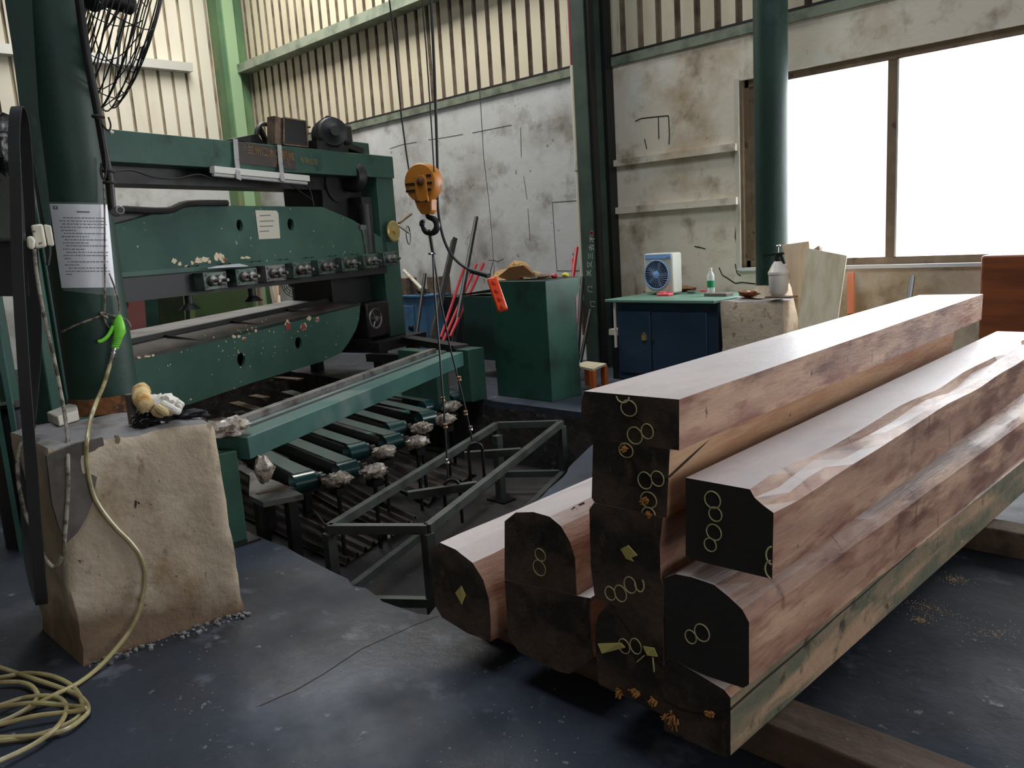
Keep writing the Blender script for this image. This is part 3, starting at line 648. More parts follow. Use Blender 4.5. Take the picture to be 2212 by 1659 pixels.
mb = MB(); q0 = MP(250, 742, -.33); q1 = MP(700, 652, -.33); r0 = MP(250, 720, -.62); r1 = MP(622, 649, -.62)
mb.prism([q0, q1, r1, r0], (0, 0, -.035)); mb.build('table_board', m_tabletop, parent=mach)
for (a, b) in (((360, 728), (434, 739)), ((503, 697), (572, 706)), ((622, 671), (694, 677))):
    mb = MB(); p = MP(*a, -.24); q = MP(*b, -.03); mb.bar(p+UZ*.012, q+UZ*.012, .035, .014); mb.build('cross_strip', m_dark, parent=mach)
# pressure beam
out = [MP(u, v) for u, v in [(236, 492), (242, 487), (408, 443), (696, 447), (760, 474), (835, 520), (838, 552), (770, 560), (706, 568), (258, 604), (236, 606)]]
mb = MB(); mb.plate(out, [hole(518, 487, 7, 13), hole(628, 485, 7, 13)], -MN3*.04); mb.build('pressure_beam', m_greenchip, parent=mach, label='green hexagonal pressure beam plate with two oval holes')
mb = MB(); mb.prism([p-MN3*.2 for p in out], -MN3*.25); mb.build('beam_core', m_black, parent=mach)
mb = MB(); z0 = 1.405; sbox(mb, -.15, 3.42, 0, .06, z0-.01, z0+.028); mb.build('beam_flange', m_green, parent=mach)
for k in range(8):
    for dk in (0, .09): mb = MB(); q = S(.62+k*.365+dk, .03, z0+.028); mb.lathe(q, [(0, .012), (.012, .012)], seg=6); mb.build('flange_bolt', m_black, parent=mach)
mb = MB(); sbox(mb, -.15, 3.42, -.18, .02, 1.2, 1.385); mb.build('clamp_rail', m_black, parent=mach)
for k in range(8):
    s = .79+.365*k; zc = 1.305+.008*k
    mb = MB(); sbox(mb, s-.128, s+.128, .02, .14, zc-.075, zc+.075)
    cb = mb.build('clamp_block', m_steel if k == 2 else mat('clamp_grey_green', (78, 96, 86), .4, .3, spots=[((50, 60, 56), 12, .45, .6)]), parent=mach, bevel=.005)
    for ds in (-.045, .045): mb = MB(); mb.lathe(S(s+ds, .14, zc), [(0, .045), (.03, .045), (.045, .032), (.046, .016), (.10, .014), (.10, .0)], axis=MN3, seg=18); mb.build('piston', m_steel, parent=cb)
    for ds in (-.105, .105):
        for dz_ in (-.05, .05): mb = MB(); mb.lathe(S(s+ds, .1405, zc+dz_), [(0, .014), (.001, .014)], axis=MN3, seg=12); mb.build('bolt_hole', m_black, parent=cb)
for s in (.62, 1.35):
    zc = 1.15; mb = MB(); mb.lathe(S(s, -.02, zc+.1), [(0, .035), (-.12, .035), (-.15, .07), (-.17, .09), (-.172, 0)], seg=18); mb.build('suction_cup', m_black, parent=mach)
# rails on top of pressure beam
p0, p1, p2, p3 = MP(262, 452, .05), MP(360, 455, .05), MP(405, 440, .05), MP(490, 439, .05)
t_ = thing('steel_tube', (p0.x, p0.y, p0.z-.03), 'bent dark steel tube lying on the shoulder of the pressure beam', 'tube')
mb = MB(); mb.tube(smoothpath([p0, p1, p2, p3], 4), .028, 10); mb.build('tube_body', m_dark, parent=t_)
mb = MB(); a_ = MP(236, 505, -.1); sbox(mb, -.1, .75, -.3, -.06, 1.7, 1.9); mb.build('slide_rail', m_black, parent=mach)
# uprights
mb = MB(); sbox(mb, 3.40, 3.72, -.28, 0, .47, 2.49); mb.build('upright', m_green, parent=mach, bevel=.008)
for s0_, s1_, z1_ in ((-.74, -.635, 2.36), (-.615, -.45, 2.36), (-1.04, -.945, 1.42)):
    mb = MB(); sbox(mb, s0_, s1_, -.2, 0, -.55, z1_); mb.build('left_guide', m_green, parent=mach, bevel=.01)
mb = MB(); sbox(mb, 3.3, 3.66, -.55, -.25, 2.0, 2.68); mb.build('upright_cap', m_green, parent=mach, bevel=.01)
# upper beam, lower beam
mb = MB(); sbox(mb, -1.0, 3.71, -.3, .03, 2.262, 2.505); mb.build('upper_beam', m_green, parent=mach, bevel=.006)
mb = MB(); sbox(mb, -1.0, 3.3, -.55, -.2, 2.13, 2.28); mb.build('lower_cross_beam', m_dark, parent=mach)
# black slide housing behind right upright
mb = MB(); sbox(mb, 2.7, 3.40, -.75, -.2, .5, 2.2); mb.build('slide_housing', m_black, parent=mach, bevel=.02)
mb = MB(); c = S(2.95, -.3, 2.2); mb.lathe(S(3.02, -.08, 2.27), [(0, .14), (.05, .17), (.1, .17)], axis=MD3, seg=24); mb.lathe(c, [(0, .2), (.12, .2)], axis=MN3, seg=28); mb.build('gear_housing', m_black, parent=mach)
mb = MB(); sbox(mb, 3.12, 3.3, -.2, -.02, 1.3, 2.05); mb.lathe(S(3.2, -.06, 1.42), [(0, .09), (.55, .09)], seg=18); mb.build('hydraulic_ram', m_dark, parent=mach)
mb = MB(); mb.bar(S(3.05, .0, 1.75), S(3.1, .0, 1.3), .03, .03); mb.bar(S(3.0, .02, 1.72), S(3.1, .02, 1.72), .02, .05); mb.build('lever', m_steel, parent=mach)
c = MP(843, 500, .03); mb = MB(); mb.lathe(c, [(0, .03), (.03, .03)], axis=MN3, seg=16); mb.lathe(c+MN3*.03, [(0, .115), (.02, .12), (.03, .105), (.026, .06), (.03, .03), (.05, .03), (.05, .0)], axis=MN3, seg=32); mb.build('brass_dial', m_gold, parent=mach)
c = MP(811, 688, .12); mb = MB(); mb.tube(ring(c, .105, MN3, 28), .012, 8, closed=True); mb.lathe(c-MN3*.06, [(0, .03), (.08, .03)], axis=MN3, seg=14)
for a in (0, 2.1, 4.2): mb.tube([c, c+MD3*math.cos(a)*.1+UZ*math.sin(a)*.1], .009, 6)
mb.build('handwheel', m_steel, parent=mach)
mb = MB(); sbox(mb, 2.98, 3.4, -.5, .02, .5, .9); mb.build('gearbox', m_dark, parent=mach, bevel=.02)
# base rails, feet
mb = MB(); sbox(mb, 2.9, 3.85, -1.6, .2, .36, .47); mb.build('base_rail', m_dark, parent=mach)
mb = MB(); sbox(mb, .2, .9, -1.6, -.5, -.2, -.05); mb.build('base_rail', m_dark, parent=mach)
for s, o_, z1_, zb_ in ((3.05, -1.4, .36, 0), (3.7, -1.4, .36, 0), (3.05, .1, .36, 0), (3.7, .1, .36, 0), (.3, -1.4, -.2, -.58), (.8, -1.4, -.2, -.58)):
    mb = MB(); sbox(mb, s-.06, s+.06, o_-.06, o_+.06, zb_, z1_); mb.build('base_leg', m_dark, parent=mach)
ep = G(1012, 862); ep2 = V((ep.x, ep.y, .47))
mb = MB(); mb.bar(S(3.5, .15, .43), V((ep.x-.05, ep.y, .49)), .16, .07); mb.build('outfeed_rail', m_dark, parent=mach)
mb = MB(); mb.bar(S(2.6, .3, .36), V((ep.x-.15, ep.y-.25, .42)), .1, .08); mb.build('outfeed_rail', m_dark, parent=mach)
# nameplate with lettering
np_ = [MP(u, v, .036) for u, v in [(501, 303), (634, 326), (640, 367), (509, 352)]]
mb = MB(); mb.prism(np_, MN3*.004); npo = mb.build('nameplate', m_plate, parent=mach)
xd = (np_[1]-np_[0]).normalized(); yd = UZ
mb = MB(); wdt = textmesh(mb, '兰州江木工机械', np_[3]+xd*.15+UZ*.105-MN3*(-.006), xd, yd, .088, .003); textmesh(mb, '有限公司', np_[3]+xd*.84+UZ*.095+MN3*.006, xd, yd, .066, .003)
mb.build('lettering', m_goldtxt, parent=npo)
# fluorescent batten strapped under the beam
fl = thing('fluorescent_batten', MP(560, 385, .05), 'white fluorescent light batten strapped under the green upper beam with silver tape', 'lamp')
a0, a1 = MP(458, 366, .05), MP(664, 386, .05); mb = MB(); mb.bar(a0, a1, .06, .055, UZ); mb.build('batten_body', m_lamp, parent=fl)
a0, a1 = MP(460, 377, .06), MP(662, 396, .06); mb = MB(); mb.bar(a0, a1, .02, .02, UZ); mb.tube([a0+UZ*.0, a1], .017, 10); mb.build('tube', m_aluw, parent=fl)
for (u0, u1) in (((508, 300), (516, 388)), ((603, 313), (611, 392))):
    mb = MB(); p = [MP(u0[0], u0[1], .055), MP((u0[0]+u1[0])/2-1, (u0[1]+u1[1])/2, .05), MP(u1[0], u1[1], .1)]
    for a, b in zip(p, p[1:]): mb.bar(a, b, .055, .006, MN3)
    mb.build('tape_strap', m_tape, parent=fl)
# notice on pressure beam
pp = thing('paper_notice', MP(578, 500, .004), 'yellowed paper notice stuck on the green pressure beam between its two holes', 'notice')
q = [MP(u, v, .004) for u, v in [(551, 454), (597, 455), (601, 461), (605, 515), (559, 517)]]; mb = MB(); mb.prism(q, MN3*.002); mb.build('sheet', m_note, parent=pp)
mb = MB()
for k, (v0, f) in enumerate(((466, .7), (478, .9), (489, .85), (500, .6))):
    a = MP(561, v0, .0065); b = MP(561+34*f, v0-1, .0065); mb.bar(a, b, .001, .008, UZ)
mb.build('print_lines', m_ink, parent=pp)
pw = thing('paper_sheet', S(1.1, .12, 1.4), 'loose white paper sheet lying on top of the clamp blocks', 'paper')
mb = MB(); mb.prism([MP(449, 580, .16), MP(536, 575, .16), MP(516, 570, .05), MP(470, 575, .05)], (0, 0, .004)); mb.build('sheet_body', m_paper, parent=pw)
# motor
mt = MP(712, 290, -.1)
mo = thing('electric_motor', V((mt.x, mt.y, 2.52)), 'black electric motor with lifting eye on top of the machine beam', 'motor')
ax = (MD3*.75+MN3*.66).normalized()
mb = MB(); c = MP(688, 288, .02); e = MP(738, 292, -.05); axm = (MN3*.7-MD3*.55); axm.normalize()
cc = MP(712, 290, -.1); r_ = .155
mb.lathe(cc, [(-.22, .0), (-.22, .12), (-.19, r_*.95), (-.17, r_), (.1, r_), (.12, r_*.94), (.2, r_*.9), (.21, .1), (.24, .05), (.27, .05), (.27, 0)], axis=axm, seg=32)
for k in range(10): mb.lathe(cc+axm*(-.14+k*.024), [(0, r_), (.004, r_+.012), (.008, r_)], axis=axm, seg=32)
mb.build('motor_body', m_black, parent=mo)
mb = MB(); tb = MP(741, 290, -.0); mb.hexa([tb+MD3*a_+MN3*b_+UZ*c_ for c_ in (-.11, .09) for a_, b_ in ((-.07, -.08), (.07, -.08), (.07, .08), (-.07, .08))]); mb.build('terminal_box', m_dark, parent=mo, bevel=.03)
mb = MB(); mb.tube(ring(MP(708, 257, -.1), .028, axm, 16), .008, 6, closed=True); mb.build('lifting_eye', m_dark, parent=mo)
mb = MB(); sbox(mb, 2.45, 2.95, -.28, -.0, 2.505, 2.60); mb.bar(S(2.9, -.12, 2.6), S(3.25, -.12, 2.54), .2, .06); mb.build('mounting_foot', m_dark, parent=mo)
# flywheel, belts and board
pc = MP(578, 312, -.45)
pwh = thing('flywheel', pc, 'spoked black flywheel behind the black board on the machine beam', 'wheel')
mb = MB(); R_ = .2; mb.tube(ring(pc, R_, MN3+MD3*.2, 36), .022, 8, closed=True); mb.lathe(pc-MN3*.04, [(0, .05), (.08, .05)], axis=MN3, seg=16); mb.build('rim', m_black, parent=pwh)
for a in (.5, 2.1, 3.7, 5.3):
    mb = MB(); mb.bar(pc, pc+MD3*math.cos(a)*R_+UZ*math.sin(a)*R_, .03, .05, MN3); mb.build('spoke', m_black, parent=pwh)
mb = MB(); mb.tube([pc+UZ*R_, cc+UZ*.1-MN3*.25], .01, 6); mb.tube([pc-UZ*R_*.8, cc-UZ*.12-MN3*.25], .01, 6); mb.build('drive_belt', m_rubber, parent=pwh)
bb = [MP(u, v, -.02) for u, v in [(612, 254), (660, 262), (664, 317), (612, 312)]]
bo = thing('wooden_board', MP(636, 315, -.05), 'dark boxed wooden board standing on the machine beam beside the motor', 'board')
mb = MB(); mb.prism(bb, -MN3*.02); mb.build('panel', m_black, parent=bo)
mb = MB(); mb.prism([bb[0]-MN3*.021, bb[0]-MN3*.021-MD3*.09+UZ*.01, bb[3]-MN3*.021-MD3*.09, bb[3]-MN3*.021], -MN3*.1); mb.prism([bb[0]-MN3*.022, bb[1]-MN3*.022, bb[2]-MN3*.022, bb[3]-MN3*.022], -MN3*.1)
for a, b in zip(bb, bb[1:]+bb[:1]): mb.bar(a+MN3*.004, b+MN3*.004, .012, .014, MN3)
mb.build('box_frame', m_plankdark, parent=bo)
mb = MB(); mb.prism([MP(500, 300, -.25), MP(545, 291, -.25), MP(556, 290, -.25), MP(575, 314, -.25)], -MN3*.1); mb.build('belt_guard', m_black, parent=mach)
# wires hanging under the beam
for pts in ([(240, 372), (283, 368), (330, 382), (380, 386), (430, 377), (470, 392)], [(572, 380), (590, 393), (600, 396)], [(624, 395), (650, 415), (676, 433)], [(655, 398), (670, 412), (678, 445)]):
    mb = MB(); mb.tube(smoothpath([MP(u, v, .04) for u, v in pts], 5), .007, 6); mb.build('hanging_wire', m_black, parent=mach)

# ------------------------------------------------------------------ belt conveyors in the pit
ZD = -.03
cv = [((655, 1043), (563, 992), (728, 1033)), ((748, 1018), (576, 952), (807, 1015)), ((769, 977), (624, 930), (829, 974)), ((845, 957), (672, 910), (900, 952)),
      ((852, 929), (720, 889), (910, 922)), ((920, 905), (766, 872), (963, 904)), ((926, 881), (807, 851), (974, 876)), ((984, 865), (834, 839), None)]
ordn = ['nearest', 'second nearest', 'third nearest', 'fourth nearest', 'fifth nearest', 'third farthest', 'second farthest', 'farthest']
for i, (dp, tp, mp_) in enumerate(cv):
    d = G(dp[0], dp[1], ZD-.0); t0 = G(tp[0], tp[1], ZD+.03)
    h0 = G(dp[0]+8, dp[1]-12, ZD+.06); dr = V((-1, .12+.0*i, 0))
    dr = (t0-h0); dr.z = 0; dr = dr.normalized()*(.6 if i < 6 else .2)+V((-.985, .17 if i < 6 else .0, 0))*.4; dr.normalize(); sd = V((-dr.y, dr.x, 0))
    if sd.y < 0: sd = -sd
    Lc = (2.35 if i % 2 else 2.6)-.08*i-(.5 if i > 5 else 0)
    t = thing('belt_conveyor', (d.x, d.y, -.58), 'narrow green belt conveyor in the pit, '+ordn[i]+' of the row of eight', 'conveyor', 'belt conveyors under the slicing machine')
    rr = .072; c = V((d.x, d.y, ZD)); e = c+dr*Lc+V((0, 0, .02))
    mb = MB(); mb.cyl(c-sd*.075, c+sd*.075, rr, seg=24); mb.build('drum', mat('drum_teal', (22, 60, 62), .22, coat=.5) if i == 0 else bpy.data.materials['drum_teal'], parent=t)
    mb = MB(); mb.prism([c+V((0, 0, rr+.004))-sd*.06, c+V((0, 0, rr+.004))+sd*.06, e+V((0, 0, rr))+sd*.06, e+V((0, 0, rr))-sd*.06], (0, 0, -.006))
    mb.tube([c-sd*.0601+V((0, 0, 0))]+[c-sd*.0601], .001, 3) if False else None
    mb.build('belt', bpy.data.materials.get('belt_green') or mat('belt_green', (66, 84, 78), .45, spots=[((90, 96, 92), 3, .45, .7)]), parent=t)
    mb = MB(); mb.bar(c+dr*.12-V((0, 0, .03)), e-V((0, 0, .03)), .1, .05); mb.build('conveyor_bed', m_dark, parent=t)
    for f in (.75, 1.9): mb = MB(); q = c+dr*f; mb.box(q.x-.03, q.x+.03, q.y-.03, q.y+.03, -.58, ZD-.05); mb.build('bed_leg', m_dark, parent=t)
    # second, shorter return strip beside it with its small roller
    s2 = c+dr*.22-sd*.135-V((0, 0, .03)); e2 = s2+dr*(Lc-.5)
    mb = MB(); mb.prism([s2-sd*.035, s2+sd*.035, e2+sd*.035, e2-sd*.035], (0, 0, -.012)); mb.build('side_strip', m_steel, parent=t)
    mb = MB(); mb.cyl(s2-sd*.05-V((0, 0, .03)), s2+sd*.05-V((0, 0, .03)), .038, seg=14); mb.build('small_roller', m_greenlt, parent=t)
    mb = MB(); mb.cyl(c+sd*.075, c+sd*.16, .03, seg=12); mb.lathe(c+sd*.085, [(0, .05), (.02, .055), (.04, .03)], axis=sd, seg=16); mb.build('drive_shaft', m_dark, parent=t)
    if mp_:
        q = G(mp_[0], mp_[1], ZD+.02)
        mo_ = c+sd*.26
        mo_ = (mo_+q)*.5; mo_.z = ZD+.02
        q.z = ZD+.01
        mb = MB(); mb.blob(q, .105, .055, .05, .4, 12, 22, rot=math.atan2(sd.y, sd.x)); w_ = mb.build('wrapped_motor', m_film, parent=t, ang=60, label='drive motor wrapped in crumpled clear film')
        mb = MB(); mb.box(q.x-.05, q.x+.05, q.y-.04, q.y+.04, ZD-.09, ZD-.045); mb.build('motor_bracket', m_dark, parent=t)
        mb = MB(); mb.box(q.x-.01, q.x+.01, q.y-.01, q.y+.01, -.58, ZD-.09); mb.build('bracket_leg', m_dark, parent=t)
# offcuts lying across the conveyors beyond the feed beam
for k, (a, b, wd) in enumerate((((465, 905), (520, 935), .14), ((598, 815), (650, 820), .1), ((545, 855), (575, 860), .09), ((575, 890), (640, 915), .12), ((505, 870), (560, 886), .1))):
    p, q = G(*a, .07), G(*b, .07)
    mb = MB(); mb.bar(p, q, wd, .018); mb.build('veneer_offcut', m_plankdark, label='grey brown veneer offcut across the conveyor belts, '+['widest, by the near end', 'farthest and palest', 'small one beside the table foot', 'middle one', 'one under the table corner'][k], category='offcut', group='veneer offcuts on the conveyors')

# feed beam on posts
P0 = G(525, 943, .54); P1 = G(1000, 752, .54)
t = thing('feed_beam', (P0.x, P0.y, 0), 'long pale green steel feed beam on posts, slanting across the pit', 'beam')
bd = (P1-P0).normalized(); bs = V((bd.y, -bd.x, 0)); bs = bs if bs.x > 0 else -bs
ft, bt_ = .565, .565
c0 = G(535, 945, .56); c1 = G(1000, 760, .56); dd = (c1-c0).normalized(); nn = V((-dd.y, dd.x, 0)); nn = -nn if nn.x > 0 else nn   # away from the viewer
mb = MB(); mb.prism([c0, c1, c1-V((0, 0, .12)), c0-V((0, 0, .12))], nn*.24); mb.build('top_channel', m_greenlt, parent=t, bevel=.004)
mb = MB(); mb.prism([c0+nn*.25+V((0, 0, .035)), c1+nn*.25+V((0, 0, .035)), c1+nn*.25-V((0, 0, .1)), c0+nn*.25-V((0, 0, .1))], nn*.06); mb.build('back_fence', m_steel, parent=t)
mb = MB(); mb.bar(c0+nn*.16+V((0, 0, .004)), c1+nn*.16+V((0, 0, .004)), .02, .01); mb.build('guide_groove', m_black, parent=t)
mb = MB(); q = c0-dd*.06+nn*.16; mb.box(q.x-.1, q.x+.09, q.y-.085, q.y+.07, .01, .5); mb.build('near_post', m_green, parent=t, bevel=.006)
mb = MB(); mb.box(q.x-.14, q.x+.14, q.y-.12, q.y+.12, 0, .012); mb.build('post_plate', m_dark, parent=t)
mb = MB(); q = V((ep.x, ep.y, 0)); mb.box(q.x-.02, q.x+.16, q.y-.1, q.y+.1, 0, .5); mb.box(q.x-.6, q.x-.03, q.y-.35, q.y-.2, -.05, .5); mb.build('far_post', m_green, parent=t, bevel=.006)
pm = G(510, 915, .62)
mb = MB(); mb.blob((c0.x-.10, c0.y-.06, .615), .09, .13, .045, .6, 16, 18); bgp = mb.build('crumpled_film', m_film, label='crumpled clear plastic film on the near end of the feed beam', category='plastic film', ang=60)
q = c0+dd*.08; mb = MB(); mb.blob((q.x+.03, q.y, .37), .04, .05, .07, .6, 18, 16); mb.build('film_wrapped_switch', m_film, label='film wrapped switch hanging below the near end of the feed beam', category='switch', ang=60)

# steel plate bench beside near post with red channel
t = thing('bench_plate', G(600, 1075, .15), 'low dusty plate with a short brown channel on it, right of the near post', 'bench')
mb = MB(); mb.prism([G(540, 1020, .17), G(600, 1040, .17), G(655, 1068, .17), G(568, 1085, .17), G(538, 1070, .17)], (0, 0, -.03)); mb.build('plate_top', m_steel, parent=t)
mb = MB(); mb.bar(G(556, 1075, .15), G(622, 1058, .15), .03, .05); mb.build('channel', mat('brown_channel', (92, 60, 50), .6), parent=t)
for uv in ((560, 1070), (625, 1062)):
    mb = MB(); q = G(*uv, .12); mb.box(q.x-.03, q.x+.03, q.y-.03, q.y+.03, -.58, .14); mb.build('plate_leg', m_dark, parent=t)

# corrugated sheets lying on the pit floor
def sheet(px, n, label, z=-.54):
    a, b, c, d = [G(u, v, z) for u, v in px]   # a-b across ribs at near, d-c far
    mb = MB(); rows = []
    N_ = n*6
    for j in range(9):
        row = []
        for i in range(N_+1):
            f = i/N_; g = j/8; p = a.lerp(b, f).lerp(d.lerp(c, f), g)
            k = i % 6; h = .03 if k in (2, 3) else 0
            row.append(mb.bm.verts.new(p+V((0, 0, h+noise.noise(p*1.5)*.02))))
        rows.append(row)
    for r0, r1 in zip(rows, rows[1:]):
        for i in range(N_): mb._f([r0[i], r0[i+1], r1[i+1], r1[i]])
    o = mb.build('corrugated_sheet', m_rust, label=label, category='sheet metal', ang=25); o['group'] = 'corrugated sheets on the pit floor'
    md = o.modifiers.new('thick', 'SOLIDIFY'); md.thickness = .003
sheet([(745, 1222), (850, 1150), (560, 1000), (300, 1010)], 6, 'rusty corrugated roofing sheet on the pit floor, nearest with the torn front edge', z=-.56)
sheet([(850, 1160), (905, 1120), (690, 1010), (580, 1020)], 4, 'narrower corrugated sheet overlapping behind the torn one', z=-.52)
sheet([(925, 1090), (1030, 1020), (880, 960), (760, 1000)], 4, 'corrugated sheet under the middle of the steel frame', z=-.55)
for k, (a, b) in enumerate((((640, 1090), (705, 1138)), ((840, 1165), (798, 1120)))):
    mb = MB(); p, q = G(*a, -.50), G(*b, -.47); mb.tube(smoothpath([p, p.lerp(q, .4)+V((.0, .05, .01)), q], 6), .012 if k else .006, 6)
    mb.build('metal_strip' if k == 0 else 'steel_pipe', m_steel, label=['thin curled metal strip on the corrugated sheets', 'short pipe on the front of the torn corrugated sheet'][k], category='strip' if k == 0 else 'pipe')

# steel frame standing in the pit
ZT = .02
fp_ = [G(709, 1133, ZT), G(922, 1133, ZT), G(1212, 908, ZT), G(1072, 912, ZT)]
t = thing('welded_steel_stand', (sum(p.x for p in fp_)/4, sum(p.y for p in fp_)/4, -.58), 'rectangular welded angle steel frame on legs standing in the pit', 'frame')
def rail(a, b, nm='top_rail', wd=.045, h=.05, m=None):
    mb = MB(); mb.bar(a-V((0, 0, h/2)), b-V((0, 0, h/2)), wd, h); mb.build(nm, m or m_frame, parent=t)
e_ = .02
for i in range(4):
    a, b = fp_[i], fp_[(i+1) % 4]; c_ = sum(fp_, V())/4
    rail(a.lerp(c_, .0), b.lerp(c_, .0))
rail(G(1003, 976, ZT), G(1125, 968, ZT), 'cross_rail'); rail(G(880, 1062, ZT-.03), G(1030, 1040, ZT-.03), 'cross_rail')
for p in fp_:
    mb = MB(); mb.box(p.x-.028, p.x+.028, p.y-.028, p.y+.028, -.58, ZT-.05); mb.build('leg', m_frame, parent=t)
zl = -.40
lo = [V((p.x, p.y, zl)) for p in fp_]
rail(lo[0], lo[1], 'lower_rail'); rail(lo[3], lo[0], 'lower_rail'); rail(lo[1], lo[2], 'lower_rail'); rail(lo[2], lo[3], 'lower_rail')
ft_ = G(1083, 1078, -.57)
mb = MB(); mb.box(ft_.x-.03, ft_.x+.03, ft_.y-.03, ft_.y+.03, -.58, ZT-.06); mb.build('middle_leg', m_frame, parent=t)
mb = MB(); mb.box(ft_.x-.1, ft_.x+.1, ft_.y-.07, ft_.y+.07, -.58, -.565); mb.build('foot_plate', m_dark, parent=t)
t0 = t
mb = MB(); p, q = G(1090, 998, -.3), G(1040, 985, -.3)

# ------------------------------------------------------------------ hoist
YH = 3.5
hb = PY(915, 392, YH)
t = thing('hoist_block', (hb.x, hb.y, hb.z), 'orange crane pulley block hanging on cables above the pit', 'hoist block')
vx = V((hb.y, -hb.x, 0)).normalized(); vd = V((hb.x, hb.y, 0)).normalized()   # right / away
disc_ax = (-vd*.84+vx*-.54).normalized(); dx_ = disc_ax.cross(UZ).normalized(); dx_ = dx_ if dx_.dot(vx) > 0 else -dx_
def HB(u, v, off=0): return PL(u, v, hb.xy, V((dx_.x, dx_.y)))+disc_ax*off
r_ = .124
mb = MB(); mb.lathe(hb-disc_ax*.055-UZ*.008, [(0, r_*.6), (.005, r_*.93), (.02, r_), (.09, r_), (.105, r_*.93), (.11, r_*.6)], axis=disc_ax, seg=40); mb.build('sheave_cover', m_orange, parent=t)
for (u, v, wd) in ((896, 399, .07), (897, 413, .07), (936, 380, .035), (938, 396, .035), (937, 410, .03)):
    mb = MB(); c = HB(u, v, .056); mb.prism([c+dx_*wd/2+UZ*.008, c+dx_*wd/2-UZ*.008, c-dx_*wd/2-UZ*.008, c-dx_*wd/2+UZ*.008], disc_ax*.003); mb.build('cover_slot', m_dark, parent=t)
mb = MB(); mb.prism([HB(u, v, .057) for u, v in [(908, 390), (914, 380), (926, 379), (932, 388), (936, 428), (938, 435), (914, 436), (911, 420)]], disc_ax*.012); mb.build('cheek_plate', m_orange, parent=t, bevel=.003)
mb = MB(); mb.lathe(HB(921, 393, .069), [(0, .027), (.01, .026), (.016, .018), (.018, .008), (.022, 0)], axis=disc_ax, seg=20); mb.build('axle_nut', mat('rusty_nut', (86, 52, 32), .6), parent=t)
mb = MB(); mb.prism([HB(u, v, -.035) for u, v in [(902, 425), (938, 430), (938, 455), (932, 463), (916, 463), (907, 450), (902, 436)]], disc_ax*.07); mb.build('swivel_box', m_orange, parent=t, bevel=.006)
for uv in ((917, 436), (934, 435)): mb = MB(); mb.lathe(HB(*uv, .07), [(0, .008), (.008, .007)], axis=disc_ax, seg=10); mb.build('bolt', m_dark, parent=t)
hk = smoothpath([HB(u, v) for u, v in [(922, 463), (926, 469), (938, 474), (944, 486), (941, 498), (931, 503), (919, 500), (913, 490), (912, 480), (917, 477)]], 6)
mb = MB(); n_ = len(hk); mb.tube(hk, [.012+.010*math.sin(PI*min(1, i/n_*1.25)) if i < n_*.8 else .012+.008*(1-(i-n_*.8)/(n_*.2)) for i in range(n_)], 10); mb.build('hook', m_dark, parent=t)
for nm, pts, r_c, lb in (('hoist_cable', [(884, 372), (877, 325), (866, 242), (852, 90), (841, 0), (834, -60)], .006, 'leftmost steel cable running up from the hoist block'),
                     ('hoist_cable', [(938, 372), (931, 255), (921, 110), (914, 30), (910, -60)], .005, 'thin steel cable on the right side of the hoist block'),):
    a, b = PY(*pts[0], YH), PY(pts[-1][0], pts[-1][1], YH)
    mb = MB(); mb.tube([PY(u, v, YH) for u, v in pts]+[PY(pts[-1][0], pts[-1][1], YH)+V((0, 0, 3.2))], r_c, 6); o = mb.build(nm, m_black, label=lb, category='cable'); o['group'] = 'hoist cables'
# pendant control on its flexible cable
pts = [(928, -40), (934, 60), (940, 200), (945, 360), (945, 430), (950, 480), (960, 520), (975, 550), (995, 571), (1020, 586)]
mb = MB(); mb.tube(smoothpath([PY(u, v, 3.6) for u, v in pts], 5), .0095, 8); mb.build('control_cable', m_rubber, label='thick black flexible cable curving down to the red pendant control', category='cable')
t = thing('pendant_control', PY(1076, 640, 3.6), 'red orange crane pendant control hanging tilted in front of the green cabinet', 'control')
a, b = PY(1062, 600, 3.6), PY(1087, 672, 3.6); d = (b-a).normalized(); s_ = d.cross(vd).normalized()
mb = MB(); mb.bar(a, b, .066, .05, vd*-1); mb.build('pendant_body', m_red, parent=t, bevel=.012)
for k in range(4):
    mb = MB(); q = a.lerp(b, .14+.24*k)-vd*.027; mb.lathe(q, [(0, .014), (.008, .013), (.01, .009)], axis=-vd, seg=14); mb.build('push_button', mat('pendant_button', (196, 60, 30), .4) if k == 0 else bpy.data.materials['pendant_button'], parent=t)
mb = MB(); mb.bar(a-s_*.024+d*.02-vd*.03, b-s_*.024-d*.02-vd*.03, .006, .01, -vd); mb.build('edge_rib', m_red, parent=t)
mb = MB(); mb.cyl(PY(1018, 585, 3.6), PY(1056, 596, 3.6), .017, seg=12); mb.build('cable_sleeve', m_rubber, parent=t)
mb = MB(); mb.tube([PY(u, v, 3.6) for u, v in [(1017, -30), (1020, 30), (1031, 100), (1038, 220), (1045, 340), (1056, 430), (1064, 520), (1066, 563)]], .0028, 5); mb.tube([PY(u, v, 3.6) for u, v in [(1059, 598), (1061, 580), (1066, 564), (1068, 580), (1066, 596)]], .0028, 5); mb.tube([PY(u, v, 3.6) for u, v in [(1056, 562), (1066, 563), (1076, 565), (1088, 559)]], .0025, 5); mb.build('support_wire', m_black, parent=t)
